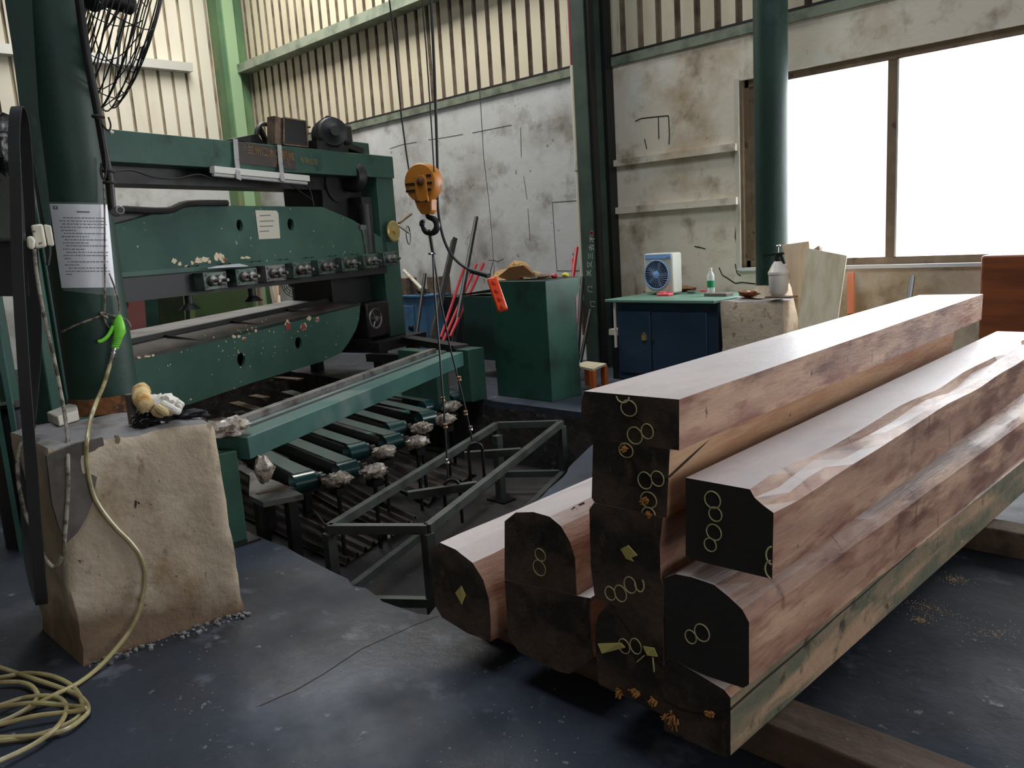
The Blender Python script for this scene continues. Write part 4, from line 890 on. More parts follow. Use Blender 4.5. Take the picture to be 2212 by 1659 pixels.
# slings
sl = thing('lifting_sling', HB(928, 505), 'two legged wire rope sling hanging from the hoist hook down to the steel frame', 'sling')
mb = MB(); mb.tube([HB(927, 496), HB(930, 515), HB(935, 546)], .011, 8); mb.build('rope_eye', m_dark, parent=sl)
mb = MB(); mb.tube(ring(HB(933, 548), .018, UZ, 14), .008, 6, closed=True); mb.build('clamp_ring', m_chrome, parent=sl)
A1 = G(968, 1030, .16); A2 = G(1022, 950, .16)
A1 = PY(970, 1034, 3.2); A2 = PY(1022, 954, 3.62)
legs = [([(935, 548, 3.5), (938, 620, 3.45), (948, 740, 3.38), (957, 860, 3.3), (963, 950, 3.25), (968, 1034, 3.2)], [(957, 862), (962, 920), (966, 996)]), ([(936, 550, 3.5), (950, 640, 3.52), (972, 750, 3.56), (990, 820, 3.6), (1006, 885, 3.61), (1020, 952, 3.62)], [(992, 818), (1006, 892), (1017, 925)])]
for pts, cl in legs:
    mb = MB(); mb.tube([PY(*p) for p in pts], .0065, 6); mb.build('wire_rope', m_dark, parent=sl)
    for j, (u, v) in enumerate(cl):
        y_ = pts[0][2]+(pts[-1][2]-pts[0][2])*(v-pts[0][1])/(pts[-1][1]-pts[0][1]); c = PY(u, v, y_)
        mb = MB(); mb.lathe(c-UZ*.018, [(0, .008), (.006, .016), (.018, .012), (.03, .016), (.036, .008)], seg=10); mb.build('rope_clamp', m_chrome if j == 2 else mat('rusty_clamp', (150, 120, 90), .5, .5), parent=sl)
for k, (tp_, y_, sc__) in enumerate((((975, 1031), 3.2, 1.0), ((1026, 950), 3.62, .95))):
    c = PY(tp_[0]+1, tp_[1]+22, y_); r_ = .05*sc__
    pth = [c+vx*-r_-UZ*.22]+[c+vx*(-math.cos(a)*r_)+UZ*(math.sin(a)*r_) for a in [PI*i/12 for i in range(13)]]+[c+vx*r_-UZ*.24]
    o = MB(); o.tube(pth, .011, 8); o.build('lifting_shackle', m_dark, label=['near black U shaped lifting shackle straddling the steel frame', 'far black U shaped lifting shackle at the back cross rail of the steel frame'][k], category='shackle').__setitem__('group', 'lifting shackles')

# ------------------------------------------------------------------ cabinets in the middle
gx0, gx1, gy0, gy1, gz = -5.80, -5.08, 5.40, 5.84, 1.11
t = thing('control_cabinet', ((gx0+gx1)/2, (gy0+gy1)/2, 0), 'tall green sheet metal control cabinet behind the red pendant control', 'cabinet')
prof = [(gx0, 0), (gx0, gz), (gx1, gz), (gx1, 0)]
mb = MB()
sp = [(gy0, 0), (gy0, gz), (gy1+.02, gz+.0), (gy1+.04, gz-.1), (gy1-.05, gz-.19), (gy1-.02, 0)]
mb.prism([(gx0, y_, z_) for y_, z_ in sp], (gx1-gx0, 0, 0)); mb.build('cabinet_shell', m_teal, parent=t, bevel=.006)
mb = MB(); mb.box(gx0+.01, gx1-.01, gy0+.02, gy1, gz, gz+.004); mb.build('top_lip', m_dark, parent=t)
# clutter on top
def heap(name, c, r, n, m, label, cat, h=.03):
    mb = MB()
    mb.blob((c[0], c[1], c[2]+h*.4), r, r*.7, h, .6, 14, 14); return mb.build(name, m, label=label, category=cat, ang=60)
q = G(1155, 600, gz+.01)
heap('crumpled_rag', (gx0+.42, gy0+.2, gz+.01), .16, 6, m_plankdark, 'crumpled brown rag on top of the green control cabinet', 'rag')
hp = PY(1100, 600, gy0+.25)
t = thing('straw_hat', (gx0+.12, gy0+.25, gz+.01), 'worn straw hat propped on the left end of the green control cabinet', 'hat')
mb = MB(); mb.lathe((gx0+.08, gy0+.3, gz+.02), [(0, .26), (.01, .25), (.03, .13), (.1, .11), (.14, .07), (.15, 0)], axis=(.25, -.1, 1), seg=28); mb.noise(.01, 9); mb.build('hat_body', m_straw, parent=t)
mb = MB(); mb.prism([PY(u, v, gy0+.1) for u, v in [(1075, 598), (1100, 578), (1130, 573), (1150, 590), (1142, 604), (1080, 604)]], (0, .04, 0)); mb.build('card_flap', m_brownbag, label='folded brown card leaning on the straw hat', category='card')
q = G(1222, 612, gz)
for k, (u, c_, lb) in enumerate(((1205, m_redpaint, 'small red tin at the right end of the green cabinet top'), (1222, m_yellow, 'yellow green lump at the right corner of the green cabinet top'))):
    q = G(u, 616, gz+.02); mb = MB(); mb.blob((gx1-.12+.05*k, gy0+.25+.1*k, gz+.026), .035, .03, .022, .3, 20, 10); mb.build('small_tin', c_, label=lb, category='tin')
# dull green cabinet behind
sx0 = PY(1003, 700, 6.1).x; sx1 = PY(1068, 700, 6.1).x; sz1 = PY(1035, 640, 6.1).z; sz0 = PY(1035, 776, 6.1).z
t = thing('steel_cabinet', ((sx0+sx1)/2, 6.3, 0), 'dull green steel cabinet with a red vertical smear, left of the control cabinet', 'cabinet')
mb = MB(); mb.box(sx0, sx1+.15, 6.1, 6.6, sz0, sz1); mb.build('cabinet_body', m_teal2, parent=t, bevel=.006)
for xx in (sx0+.03, sx1+.1):
    for yy in (6.13, 6.55): mb = MB(); mb.box(xx-.02, xx+.02, yy-.02, yy+.02, 0, sz0); mb.build('leg', m_dark, parent=t)
mb = MB(); a = PY(1002, 632, 6.1); mb.prism([(sx0-.03, 6.1, sz1+.02), (sx1+.1, 6.1, sz1+.09), (sx1+.1, 6.1, sz1+.05), (sx0+.05, 6.1, sz1+.012)], (0, .3, 0)); mb.build('black_tray', m_black, label='thin black tray lying on the dull green cabinet', category='tray')
# light blue steel box and clutter behind the right upright
bxa = PY(872, 700, 6.9).x; bxb = PY(922, 700, 6.9).x; bz1 = PY(900, 642, 6.9).z
t = thing('steel_box', ((bxa+bxb)/2, 7.1, 0), 'light blue steel tool box behind the leaning rods', 'tool box')
mb = MB(); mb.box(bxa, bxb, 6.9, 7.3, 0, bz1); mb.build('box_body', m_bluebox, parent=t, bevel=.006)
mb = MB(); mb.box(bxa+.02, bxa+.26, 6.885, 6.9, bz1-.75, bz1-.12); mb.build('box_door', m_bluebox, parent=t, bevel=.004)
mb = MB(); c = PY(888, 708, 6.87); mb.blob(c, .05, .03, .04, .5, 20, 10); mb.build('door_latch', m_dark, parent=t)
mb = MB(); mb.box(bxa-.02, bxb+.02, 6.88, 7.32, bz1, bz1+.02); mb.build('box_lid', m_bluebox, parent=t)
dxa = PY(925, 700, 7.2).x; dxb = PY(995, 700, 7.2).x; dz1 = PY(950, 640, 7.2).z
mb = MB(); mb.box(dxa, dxb, 7.2, 7.46, 0, dz1); mb.build('dark_cabinet', m_black, bevel=.01, label='black cabinet between the light blue tool box and the dull green cabinet', category='cabinet')
for k, (u, v, w_, h_, lb) in enumerate(((880, 620, 22, 40, 'brown carton on the light blue tool box'), (915, 632, 18, 24, 'tangled roots of scrap wire on the light blue tool box'), (948, 618, 30, 42, 'small dark wooden crate on the black cabinet'))):
    y_ = 7.08 if k < 2 else 7.33
    c = PY(u, v, y_); zt_ = PY(u, v-h_/2, y_).z; zb_ = bz1+.02 if k < 2 else dz1; ww = w_*.0045
    mb = MB()
    if k == 1:
        for j in range(9): mb.tube(smoothpath([c+V((random.uniform(-.12, .12), random.uniform(-.05, .05), random.uniform(-.02, .06))) for _ in range(4)], 5), .012, 6)
        zmin = min(v_.co.z for v_ in mb.bm.verts)
        for v_ in mb.bm.verts: v_.co.z += zb_-zmin+.001
        mb.build('wire_tangle', m_plankdark, label=lb, category='scrap')
    else:
        mb.box(c.x-ww, c.x+ww, y_-.1, y_+.1, zb_, zt_); mb.build('carton' if k == 0 else 'crate', m_plankdark, bevel=.004, label=lb, category='box')

# leaning rods
def rod(name, a, ya, b, yb, r, m, label, cat='rod', grp=None, bar=False, down=False):
    A_ = PY(*a, ya); B_ = PY(*b, yb)
    if B_.z < 0 or down: B_ = A_.lerp(B_, A_.z/(A_.z-B_.z))
    mb = MB()
    if bar: mb.bar(A_, B_, r*2, r*1.4, (0, -1, 0))
    else: mb.cyl(A_, B_, r, seg=12)
    o = mb.build(name, m, label=label, category=cat, bevel=.003 if bar else 0)
    if grp: o['group'] = grp
rod('dark_bar', (981, 518), 7.4, (930, 745), 6.0, .045, m_dark, 'thick dark bar leaning on the white wall, left of the tall thin one', 'bar', bar=True)
rod('steel_rod', (1029, 470), 7.45, (978, 745), 6.2, .028, m_dark, 'tallest grey steel rod leaning on the white wall')
rod('steel_rod', (918, 592), 6.86, (898, 738), 6.3, .022, m_dark, 'short grey rod leaning on the front of the light blue tool box', down=True)
rod('red_rod', (1003, 577), 7.4, (952, 730), 6.1, .018, m_redpaint, 'leftmost of the red painted rods leaning on the white wall', grp='red rods')
rod('red_rod', (1029, 572), 7.4, (957, 738), 6.0, .018, m_redpaint, 'middle red painted rod, crossing the other two near the floor', grp='red rods')
rod('red_rod', (1044, 570), 7.4, (972, 728), 6.15, .02, m_redpaint, 'rightmost red painted rod left of the control cabinet, thickest top', grp='red rods')
rod('red_pole', (1246, 535), 7.4, (1232, 640), 7.0, .022, m_redpaint, 'red pole leaning on the wall, right of the control cabinet', 'pole')
rod('red_pole', (1236, 560), 7.42, (1247, 755), 6.6, .014, m_redpaint, 'thin red pole crossing behind the other red pole right of the control cabinet', 'pole')
rod('steel_rod', (1258, 600), 7.05, (1243, 835), 6.3, .025, m_dark, 'dark rod leaning between the drain pipe and the red poles')
rod('steel_rod', (1276, 670), 7.0, (1240, 850), 6.2, .02, m_dark, 'short dark rod low beside the chalk marked column')
rod('wooden_stick', (873, 585), 7.2, (912, 625), 6.8, .025, m_cream, 'pale wooden handle sticking up behind the light blue tool box', 'handle')
# small orange stool
st = G(1275, 800, .0)
t = thing('step_stool', PY(1273, 800, 6.0), 'low orange wooden stool with a pale board seat, right of the control cabinet', 'stool')
zs = .24; q = [G(u, v, zs) for u, v in [(1236, 788), (1281, 797), (1310, 785), (1268, 780)]]
mb = MB(); mb.prism(q, (0, 0, -.02)); mb.build('seat', m_wood, parent=t)
for i, p in enumerate(q):
    c_ = sum(q, V())/4; p2 = p.lerp(c_, .15); mb = MB(); mb.box(p2.x-.025, p2.x+.025, p2.y-.025, p2.y+.025, 0, zs-.02); mb.build('leg', m_stool, parent=t)

# ------------------------------------------------------------------ workbench
bzt = .84
w0 = G(1312, 646, bzt); w1 = G(1558, 650, bzt)
bxl, bxr = w0.x, min(w1.x, bx0-.01)
t = thing('blue_workbench', ((bxl+bxr)/2, 6.8, 0), 'dark blue two door steel workbench cabinet with a worn green top', 'workbench')
mb = MB(); mb.box(bxl, bxr-.02, 6.45, 7.35, bzt-.03, bzt); mb.build('worktop', m_wtop, parent=t, bevel=.006)
cbl = PY(1332, 700, 6.52).x
mb = MB(); mb.box(cbl, bxr-.03, 6.53, 7.3, .03, bzt-.03); mb.build('cabinet_body', m_blue, parent=t, bevel=.006)
xm = PY(1405, 720, 6.5).x; xr_ = PY(1525, 720, 6.5).x
for a_, b_, nm in ((cbl+.03, xm-.01, 'door'), (xm+.01, xr_, 'door')):
    mb = MB(); mb.box(a_, b_, 6.51, 6.53, .1, bzt-.12); o = mb.build(nm, m_blue, parent=t, bevel=.006)
mb = MB(); c = PY(1392, 728, 6.5); mb.box(c.x-.02, c.x+.02, 6.48, 6.515, c.z-.03, c.z+.02); mb.tube([c+V((math.cos(a)*.015, -.005, .02+math.sin(a)*.02)) for a in [PI*i/8 for i in range(9)]], .004, 6); mb.build('padlock', m_gold, parent=o)
mb = MB(); c = PY(1410, 738, 6.508); mb.lathe(c, [(0, .02), (.003, .02)], axis=(0, -1, 0), seg=14); mb.build('lock_hole', m_black, parent=o)
mb = MB(); mb.box(cbl-.02, cbl-.008, 6.5, 6.53, .35, bzt-.03); mb.build('corner_strip', m_white, parent=t)
t = thing('stone_slab', PY(1318, 702, 6.6), 'small pale block on a dark stand beside the left end of the workbench', 'stand')
c = PY(1320, 702, 6.6); mb = MB(); mb.box(cbl-.17, cbl-.03, 6.6, 6.8, .46, .52); mb.build('block', m_cream, parent=t)
mb = MB(); mb.box(cbl-.15, cbl-.05, 6.62, 6.78, 0, .46); mb.build('stand', m_dark, parent=t)
# box fan
fc = PY(1425, 588, 6.95); fw = .245; fh = .31
p = PY(1393, 640, 6.95); 
fx0 = PY(1391, 590, 6.95).x; fx1 = PY(1453, 590, 6.95).x; fzt = PY(1425, 547, 6.95).z
t = thing('box_fan', ((fx0+fx1)/2, 7.0, bzt), 'cream box fan with a pale blue top and round grille, on the workbench', 'fan')
mb = MB(); mb.box(fx0, fx1, 6.95, 7.12, bzt+.012, fzt); mb.build('housing', m_fanbody, parent=t, bevel=.02)
mb = MB(); mb.box(fx0+.1, fx1-.1, 6.97, 7.1, bzt, bzt+.012); mb.build('foot', m_black, parent=t)
mb = MB(); mb.box(fx0+.02, fx1-.015, 6.943, 6.95, fzt-.055, fzt-.008); mb.build('control_panel', m_fanblue, parent=t, bevel=.003)
for dx__ in (.05, .085): mb = MB(); mb.lathe((fx1-dx__, 6.943, fzt-.045+.015*(dx__ < .06)), [(0, .014), (.012, .012)], axis=(0, -1, 0), seg=14); mb.build('knob', m_fanblue, parent=t)
gc = V(((fx0+fx1)/2-.01, 6.948, (bzt+fzt)/2-.005)); gr = min((fx1-fx0)/2-.03, .165)
mb = MB(); mb.lathe(gc, [(0, gr), (.002, gr)], axis=(0, -1, 0), seg=40); mb.build('fan_recess', m_fandark, parent=t)
mb = MB()
for k in range(5):
    a = 2*PI*k/5; 
    pts = [gc+V((math.cos(a+j*.5)*gr*f, -.004-.002*j, math.sin(a+j*.5)*gr*f)) for j, f in ((-.45, .25), (-.3, .8), (0, .9), (.45, .8), (.3, .25))]
    mb.prism(pts, (0, .002, 0))
mb.build('blades', mat('grey_fan_blade', (92, 100, 122), .4), parent=t)
mb = MB(); mb.tube(ring(gc+V((0, -.012, 0)), gr, (0, 1, 0), 40), .007, 6, closed=True)
for k in range(30):
    a = 2*PI*k/30; mb.tube([gc+V((math.cos(a+f*.5)*gr*f, -.014, math.sin(a+f*.5)*gr*f)) for f in (.22, .5, .75, 1)], .0016, 4)
mb.build('grille', m_fanblue, parent=t)
mb = MB(); mb.lathe(gc+V((0, -.012, 0)), [(0, .038), (.01, .036), (.016, .02), (.018, 0)], axis=(0, -1, 0), seg=24); mb.build('hub_cap', m_fanblue, parent=t)
# small things on the workbench
q = G(1436, 639, bzt); t = thing('soap_dish', (q.x, q.y, bzt), 'pink red plastic box in front of the box fan', 'box')
mb = MB(); mb.box(q.x-.075, q.x+.075, q.y-.04, q.y+.05, bzt, bzt+.028); mb.build('tray', m_soap, parent=t, bevel=.01)
mb = MB(); mb.box(q.x-.055, q.x+.0, q.y-.02, q.y+.03, bzt+.028, bzt+.042); mb.build('lid', m_soap, parent=t, bevel=.006)
q = G(1401, 632, bzt); mb = MB(); mb.box(q.x-.06, q.x+.06, q.y-.02, q.y+.03, bzt, bzt+.02); mb.build('wood_offcut', m_stool, label='small light brown wooden offcut left of the fan foot', category='offcut')
q = G(1399, 629, bzt+.02); mb = MB(); mb.box(q.x-.03, q.x+.03, q.y-.0, q.y+.035, bzt+.021, bzt+.04); mb.build('eraser_block', m_white, label='small white block on the wooden offcut left of the fan', category='block')
q = G(1470, 630, bzt); mb = MB(); mb.blob((q.x, q.y, bzt+.03), .14, .07, .03, .8, 18, 18); mb.build('crumpled_rag', m_brownbag, label='crumpled brown and white rag right of the box fan', category='rag', ang=60)
q = G(1520, 630, bzt); mb = MB(); mb.box(q.x-.03, q.x+.03, q.y-.02, q.y+.02, bzt, bzt+.022); mb.build('red_case', m_soap, bevel=.004, label='tiny red case in front of the plastic bottle', category='case')
q = G(1494, 634, bzt); mb = MB(); mb.box(q.x-.04, q.x+.04, q.y-.015, q.y+.015, bzt, bzt+.015); mb.build('teal_tool', m_greenlt, label='short teal tool lying on the worktop', category='tool')
q = G(1548, 640, bzt); mb = MB(); mb.box(q.x-.12, min(q.x+.12, bxr-.03), q.y-.03, q.y+.1, bzt, bzt+.03); mb.build('flat_box', mat('grey_brown_box', (104, 92, 88), .5), bevel=.004, label='flat grey brown box at the right end of the workbench', category='box')
q = G(1588, 638, bzt); mb = MB()
q = V((bx0+.17, 6.75, bzt+.01))
mb.blob((q.x, q.y, bzt+.035), .12, .07, .03, .9, 22, 18); mb.build('crumpled_rag', m_redwood, label='crumpled red brown rag on the concrete block left of the round column', category='rag', ang=60)
q = G(1536, 632, bzt); bt0 = PY(1536, 630, 6.9); bt1 = PY(1534, 578, 6.9)
t = thing('plastic_bottle', (bt0.x, 6.9, bzt), 'clear plastic drink bottle with a green label, upright on the workbench', 'bottle')
hb_ = bt1.z-bzt
mb = MB(); mb.lathe((bt0.x, 6.9, bzt), [(0, .03), (.005, .036), (hb_*.3, .036), (hb_*.34, .032), (hb_*.6, .034), (hb_*.72, .034), (hb_*.88, .014), (hb_*.93, .013)], seg=20); mb.build('bottle_body', m_bottle, parent=t)
mb = MB(); mb.lathe((bt0.x, 6.9, bzt+hb_*.3), [(0, .037), (.065, .037)], seg=20); mb.build('label_band', m_greenlabel, parent=t)
mb = MB(); mb.lathe((bt0.x, 6.9, bzt+hb_*.92), [(0, .015), (.018, .015)], seg=14); mb.build('cap', m_white, parent=t)
# sprayer
sp0 = PY(1682, 638, 6.62)
t = thing('pump_sprayer', (sp0.x, 6.62, .85), 'off white pump sprayer bottle with a black head, in front of the round column', 'sprayer')
k_ = (PY(1682, 580, 6.62).z-.87)
mb = MB(); mb.lathe((sp0.x, 6.62, .85), [(0, .045), (.03, .06), (.06, .08), (.2, .083), (.205, .088), (.225, .088), (.23, .083), (.28, .058), (.315, .035)], seg=32); mb.build('tank', m_sprayer, parent=t)
mb = MB(); mb.lathe((sp0.x, 6.62, 1.165), [(0, .034), (.04, .034), (.045, .02), (.07, .02)], seg=16); mb.bar((sp0.x-.13, 6.6, 1.215), (sp0.x+.06, 6.6, 1.23), .02, .02); mb.bar((sp0.x+.02, 6.62, 1.22), (sp0.x+.05, 6.62, 1.14), .02, .02); mb.build('spray_head', m_black, parent=t)
mb = MB(); mb.cyl((sp0.x, 6.62, 1.23), (sp0.x, 6.62, 1.29), .006, seg=10); mb.blob((sp0.x, 6.62, 1.295), .02, .02, .012, 0, 3, 12); mb.build('pump_rod', m_chrome, parent=t)
mb = MB(); a = G(1700, 643, .86); mb.box(bx1-.16, bx1+.08, 6.5, 6.62, .858, .872); mb.build('thin_slat', m_plankdark, label='thin dark slat lying on the concrete block beside the sprayer', category='slat')
# yellow rule behind round column
y_ = 7.1; a, b = PY(1640, 560, y_), PY(1640, 626, y_)
mb = MB(); mb.box(a.x-.014, a.x+.014, y_, y_+.01, .86, a.z); mb.build('yellow_rule', m_yellow, label='yellow measuring rule standing behind the round column', category='rule')
# boards leaning at the window
def board(name, px, ys, m, label, th=.015):
    pts = [PY(u, v, y_) for (u, v), y_ in zip(px, ys)]
    n = (pts[1]-pts[0]).cross(pts[-1]-pts[0]).normalized()
    mb = MB(); mb.prism(pts, n*th); o = mb.build(name, m, label=label, category='board', bevel=.002); return o
def below(p, q, z=0):   # extend q from p down to height z
    return q+(q-p)*((q.z-z)/(p.z-q.z))
def board2(name, tl_, tr_, bl_, br_, yt, yb, m, label, th=.015):
    A_, B_ = PY(*tl_, yt), PY(*tr_, yt); C_, D_ = PY(*br_, yb), PY(*bl_, yb)
    D2 = below(A_, D_); C2 = below(B_, C_)
    n = (B_-A_).cross(D2-A_).normalized(); n = n if n.y > 0 else -n
    mb = MB(); mb.prism([A_, B_, C2, D2], n*th); return mb.build(name, m, label=label, category='board', bevel=.002)
board2('plywood_board', (1740, 535), (1829, 552), (1724, 700), (1808, 700), 6.60, 6.45, m_wood, 'wide pale greenish plywood board leaning in front of the window')
board2('plywood_board', (1689, 529), (1747, 521), (1724, 690), (1762, 690), 6.68, 6.62, m_ply2, 'pinkish plywood board leaning behind the pale one, next to the round column')
rod('timber_batten', (1766, 536), 7.3, (1806, 700), 6.85, .03, m_plankdark, 'dark ended batten poking up behind the plywood boards', 'batten', bar=True)
rod('timber_batten', (1838, 590), 7.42, (1838, 680), 7.2, .028, m_stool, 'short reddish batten leaning on the wall right of the plywood boards', 'batten', bar=True)
rod('steel_rod', (1971, 598), 7.4, (1964, 645), 7.2, .022, m_black, 'black round rod leaning on the wall under the window mullion', down=True)
# red brown wooden panel at the right edge
pz = PY(2117, 552, 7.2).z; pxl = PY(2117, 600, 7.2).x
t = thing('wooden_wardrobe', (pxl+.5, 7.3, 0), 'red brown knotty wood panel cabinet at the right edge under the window', 'cabinet')
mb = MB(); mb.box(pxl, pxl+1.1, 7.2, 7.42, 0, pz); mb.build('cabinet_body', m_redwood, parent=t, bevel=.02)
# ------------------------------------------------------------------ things on and around the left column
HDs = hd; SD = side
def CYL(u, v, r):     # point on the vertical cylinder of radius r around the left column axis
    d = ray(u, v); a = d.x**2+d.y**2; b = -2*(d.x*LC.x+d.y*LC.y); c = LC.x**2+LC.y**2-r*r
    q = b*b-4*a*c
    if q < 0:
        t = -b/(2*a); p = V((d.x*t-LC.x, d.y*t-LC.y)).normalized()*r; return V((LC.x+p.x, LC.y+p.y, CH+d.z*t))
    t = (-b-math.sqrt(q))/(2*a); return V((d.x*t, d.y*t, CH+d.z*t))
def quadpatch(mb, c4, r, nu=14, nv=10):   # c4: tl,tr,br,bl pixels, wrapped on the column
    rows = []
    for j in range(nv+1):
        g = j/nv; row = []
        for i in range(nu+1):
            f = i/nu; u = (c4[0][0]*(1-f)+c4[1][0]*f)*(1-g)+(c4[3][0]*(1-f)+c4[2][0]*f)*g; v = (c4[0][1]*(1-f)+c4[1][1]*f)*(1-g)+(c4[3][1]*(1-f)+c4[2][1]*f)*g
            row.append(mb.bm.verts.new(CYL(u, v, r)))
        rows.append(row)
    for a, b in zip(rows, rows[1:]):
        for i in range(nu): mb._f([a[i], a[i+1], b[i+1], b[i]])
t = thing('printed_notice', CYL(180, 620, LR+.01), 'white printed notice sheet in a clear sleeve wrapped round the large left column', 'notice')
c4 = [(107, 440), (232, 442), (249, 621), (133, 622)]
mb = MB(); quadpatch(mb, c4, LR+.008); sh = mb.build('sheet', m_paper, parent=t)
mb = MB(); quadpatch(mb, [(104, 436), (224, 438), (254, 640), (136, 628)], LR+.012); slv = mb.build('clear_sleeve', mat('clear_sleeve', (235, 238, 245), .12, alpha=.10, bump=(9, .6), coat=.5), parent=t)
def PA(f, g):
    u = (c4[0][0]*(1-f)+c4[1][0]*f)*(1-g)+(c4[3][0]*(1-f)+c4[2][0]*f)*g; v = (c4[0][1]*(1-f)+c4[1][1]*f)*(1-g)+(c4[3][1]*(1-f)+c4[2][1]*f)*g
    return u, v
rows_ = [(.10, .14, .85), (.10, .14, .93)]
lines = [(.165, .20, .95), (.203, .13, .95), (.24, .17, .96), (.278, .13, .93), (.316, .14, .40), (.352, .18, .93), (.39, .13, .62), (.428, .18, .93), (.465, .14, .6), (.50, .18, .94), (.54, .12, .52), (.577, .18, .95), (.615, .12, .93), (.652, .13, .24), (.69, .18, .92), (.728, .12, .38), (.765, .18, .9), (.803, .12, .95), (.84, .12, .24)]
mb = MB()
for g, f0_, f1_ in lines:
    f = f0_
    while f < f1_:
        w_ = random.uniform(.02, .07); f2 = min(f+w_, f1_)
        quadpatch(mb, [PA(f, g-.006), PA(f2, g-.006), PA(f2, g+.006), PA(f, g+.006)], LR+.0095, 2, 1); f = f2+random.uniform(.008, .02)
mb.build('print_lines', m_ink, parent=sh, kind='stuff')
mb = MB(); quadpatch(mb, [PA(.05, .025), PA(.13, .025), PA(.13, .065), PA(.05, .065)], LR+.0095, 3, 1); quadpatch(mb, [PA(.45, .085), PA(.68, .085), PA(.68, .10), PA(.45, .10)], LR+.0095, 4, 1); mb.build('logo_and_title', m_inkd, parent=sh)
mb = MB(); quadpatch(mb, [PA(.065, .034), PA(.115, .034), PA(.115, .042), PA(.065, .042)], LR+.0102, 3, 1); quadpatch(mb, [PA(.084, .042), PA(.096, .042), PA(.096, .06), PA(.084, .06)], LR+.0102, 1, 1); mb.build('logo_letter', m_paper, parent=sh)
# wire and string round the column
def onc(pts, r=LR+.016): return [CYL(u, v, r) for u, v in pts]
t = thing('tie_string', CYL(230, 685, LR+.02), 'grey string tied round the left column, holding the lime green air gun', 'string')
mb = MB(); mb.tube(smoothpath(onc([(134, 717), (165, 702), (205, 687), (222, 681)]), 4), .0045, 6); mb.tube(smoothpath(onc([(228, 678), (250, 684), (266, 688), (276, 694), (282, 706)]), 4), .0045, 6); mb.build('string_loop', m_rope, parent=t)
mb = MB(); mb.tube(smoothpath(onc([(222, 340), (224, 400), (226, 460), (226, 560), (227, 640), (226, 675)], LR+.022), 4), .004, 6); mb.build('vertical_string', m_rope, parent=t)
mb = MB(); c = CYL(225, 682, LR+.022)
for k in range(3): mb.tube(ring(c+V((0, 0, .006*k-.006)), .014, V((.3*k, .5, 1)), 12), .004, 5, closed=True)
mb.build('knot', m_rope, parent=t)
mb = MB(); mb.tube(smoothpath(onc([(226, 688), (230, 700), (238, 712), (242, 720)], LR+.022), 4), .004, 6); mb.tube(smoothpath(onc([(236, 590), (248, 622), (256, 650), (258, 680)], LR+.022), 4), .0035, 6); mb.build('hanging_end', m_rope, parent=t)
t = thing('air_gun', CYL(256, 720, LR+.04), 'lime green plastic air blow gun hanging upside down on the left column', 'air gun')
ro = LR+.035
mb = MB(); gp = [CYL(u, v, ro) for u, v in [(258, 680), (257, 690), (257, 704), (258, 716), (255, 728), (252, 740), (248, 752)]]
mb.tube(gp, [.007, .018, .026, .027, .02, .017, .016], 14); mb.build('gun_body', m_lime, parent=t)
mb = MB()
for k in range(6):
    p = CYL(256-k*1.2, 724+k*4.6, ro); mb.tube(ring(p, .0195-.0006*k, (.1, .1, 1), 16), .0022, 5, closed=True)
mb.build('grip_ribs', mat('dark_lime', (80, 150, 44), .5), parent=t)
mb = MB(); mb.tube(smoothpath([CYL(u, v, ro) for u, v in [(244, 704), (240, 714), (232, 727), (220, 736), (211, 738)]], 4), [.008]*16+[.006], 8); mb.build('trigger_lever', m_lime, parent=t)
mb = MB(); mb.tube([CYL(248, 752, ro), CYL(246, 760, ro), CYL(244, 772, ro), CYL(242, 776, ro), CYL(238, 787, ro)], [.013, .013, .013, .010, .009], 14)
for v in (757, 765, 771): mb.tube(ring(CYL(246-(v-757)*.25, v, ro), .0135, (.1, .1, 1), 14), .0025, 5, closed=True)
mb.build('hose_coupling', m_chrome, parent=t)
def PF(u, v, o): # in front of the pedestal face
    return PL(u, v, (FC+pn*o).xy, pdir)
hp_ = [CYL(238, 786, ro), CYL(232, 806, ro+.01), CYL(224, 832, ro+.03), PD(208, 870, 3.66), PD(196, 905, 3.58), PP(188, 950, .03), PP(187, 990, .02), PP(192, 1030, .018), PP(203, 1072, .018), PP(224, 1108, .018), PP(252, 1142, .018), PP(282, 1172, .018), PP(304, 1204, .018), PP(313, 1245, .02), PP(306, 1300, .03), PP(288, 1350, .045), PP(256, 1395, .06)]
hp_ += [G(215, 1440, .02), G(170, 1475, .012), G(120, 1500, .03), G(60, 1532, .012), G(0, 1562, .012), G(-60, 1590, .01)]
t = thing('air_hose', G(60, 1530, 0), 'yellow transparent air hose running down the pedestal into a loose coil on the floor', 'hose')
mb = MB(); mb.tube(smoothpath(hp_, 6), .0085, 8); mb.build('hose_run', m_yhose, parent=t)
co = [[(-60, 1475), (10, 1462), (60, 1454), (110, 1460), (150, 1478), (172, 1502), (178, 1530), (165, 1552), (120, 1575), (60, 1592), (0, 1600), (-60, 1604)],
      [(-40, 1430), (0, 1442), (60, 1462), (130, 1486), (165, 1500), (186, 1518), (190, 1535), (182, 1548), (150, 1572), (110, 1585), (40, 1592), (-50, 1594)],
      [(-40, 1478), (30, 1473), (64, 1480), (80, 1497), (78, 1512), (60, 1530), (10, 1556), (-40, 1572)],
      [(-50, 1540), (0, 1524), (50, 1508), (95, 1503), (126, 1508), (142, 1522), (142, 1540), (128, 1565), (100, 1590), (60, 1615), (0, 1643), (-40, 1660)],
      [(-40, 1534), (20, 1524), (80, 1519), (140, 1524), (185, 1530), (150, 1538), (80, 1546), (20, 1560), (-40, 1572)]]
for k, l in enumerate(co):
    mb = MB(); mb.tube(smoothpath([G(u, v, .012+.004*k+.006*math.sin(i*1.7+k)**2) for i, (u, v) in enumerate(l)], 7), .0085, 8); mb.build('hose_loop', m_yhose, parent=t)
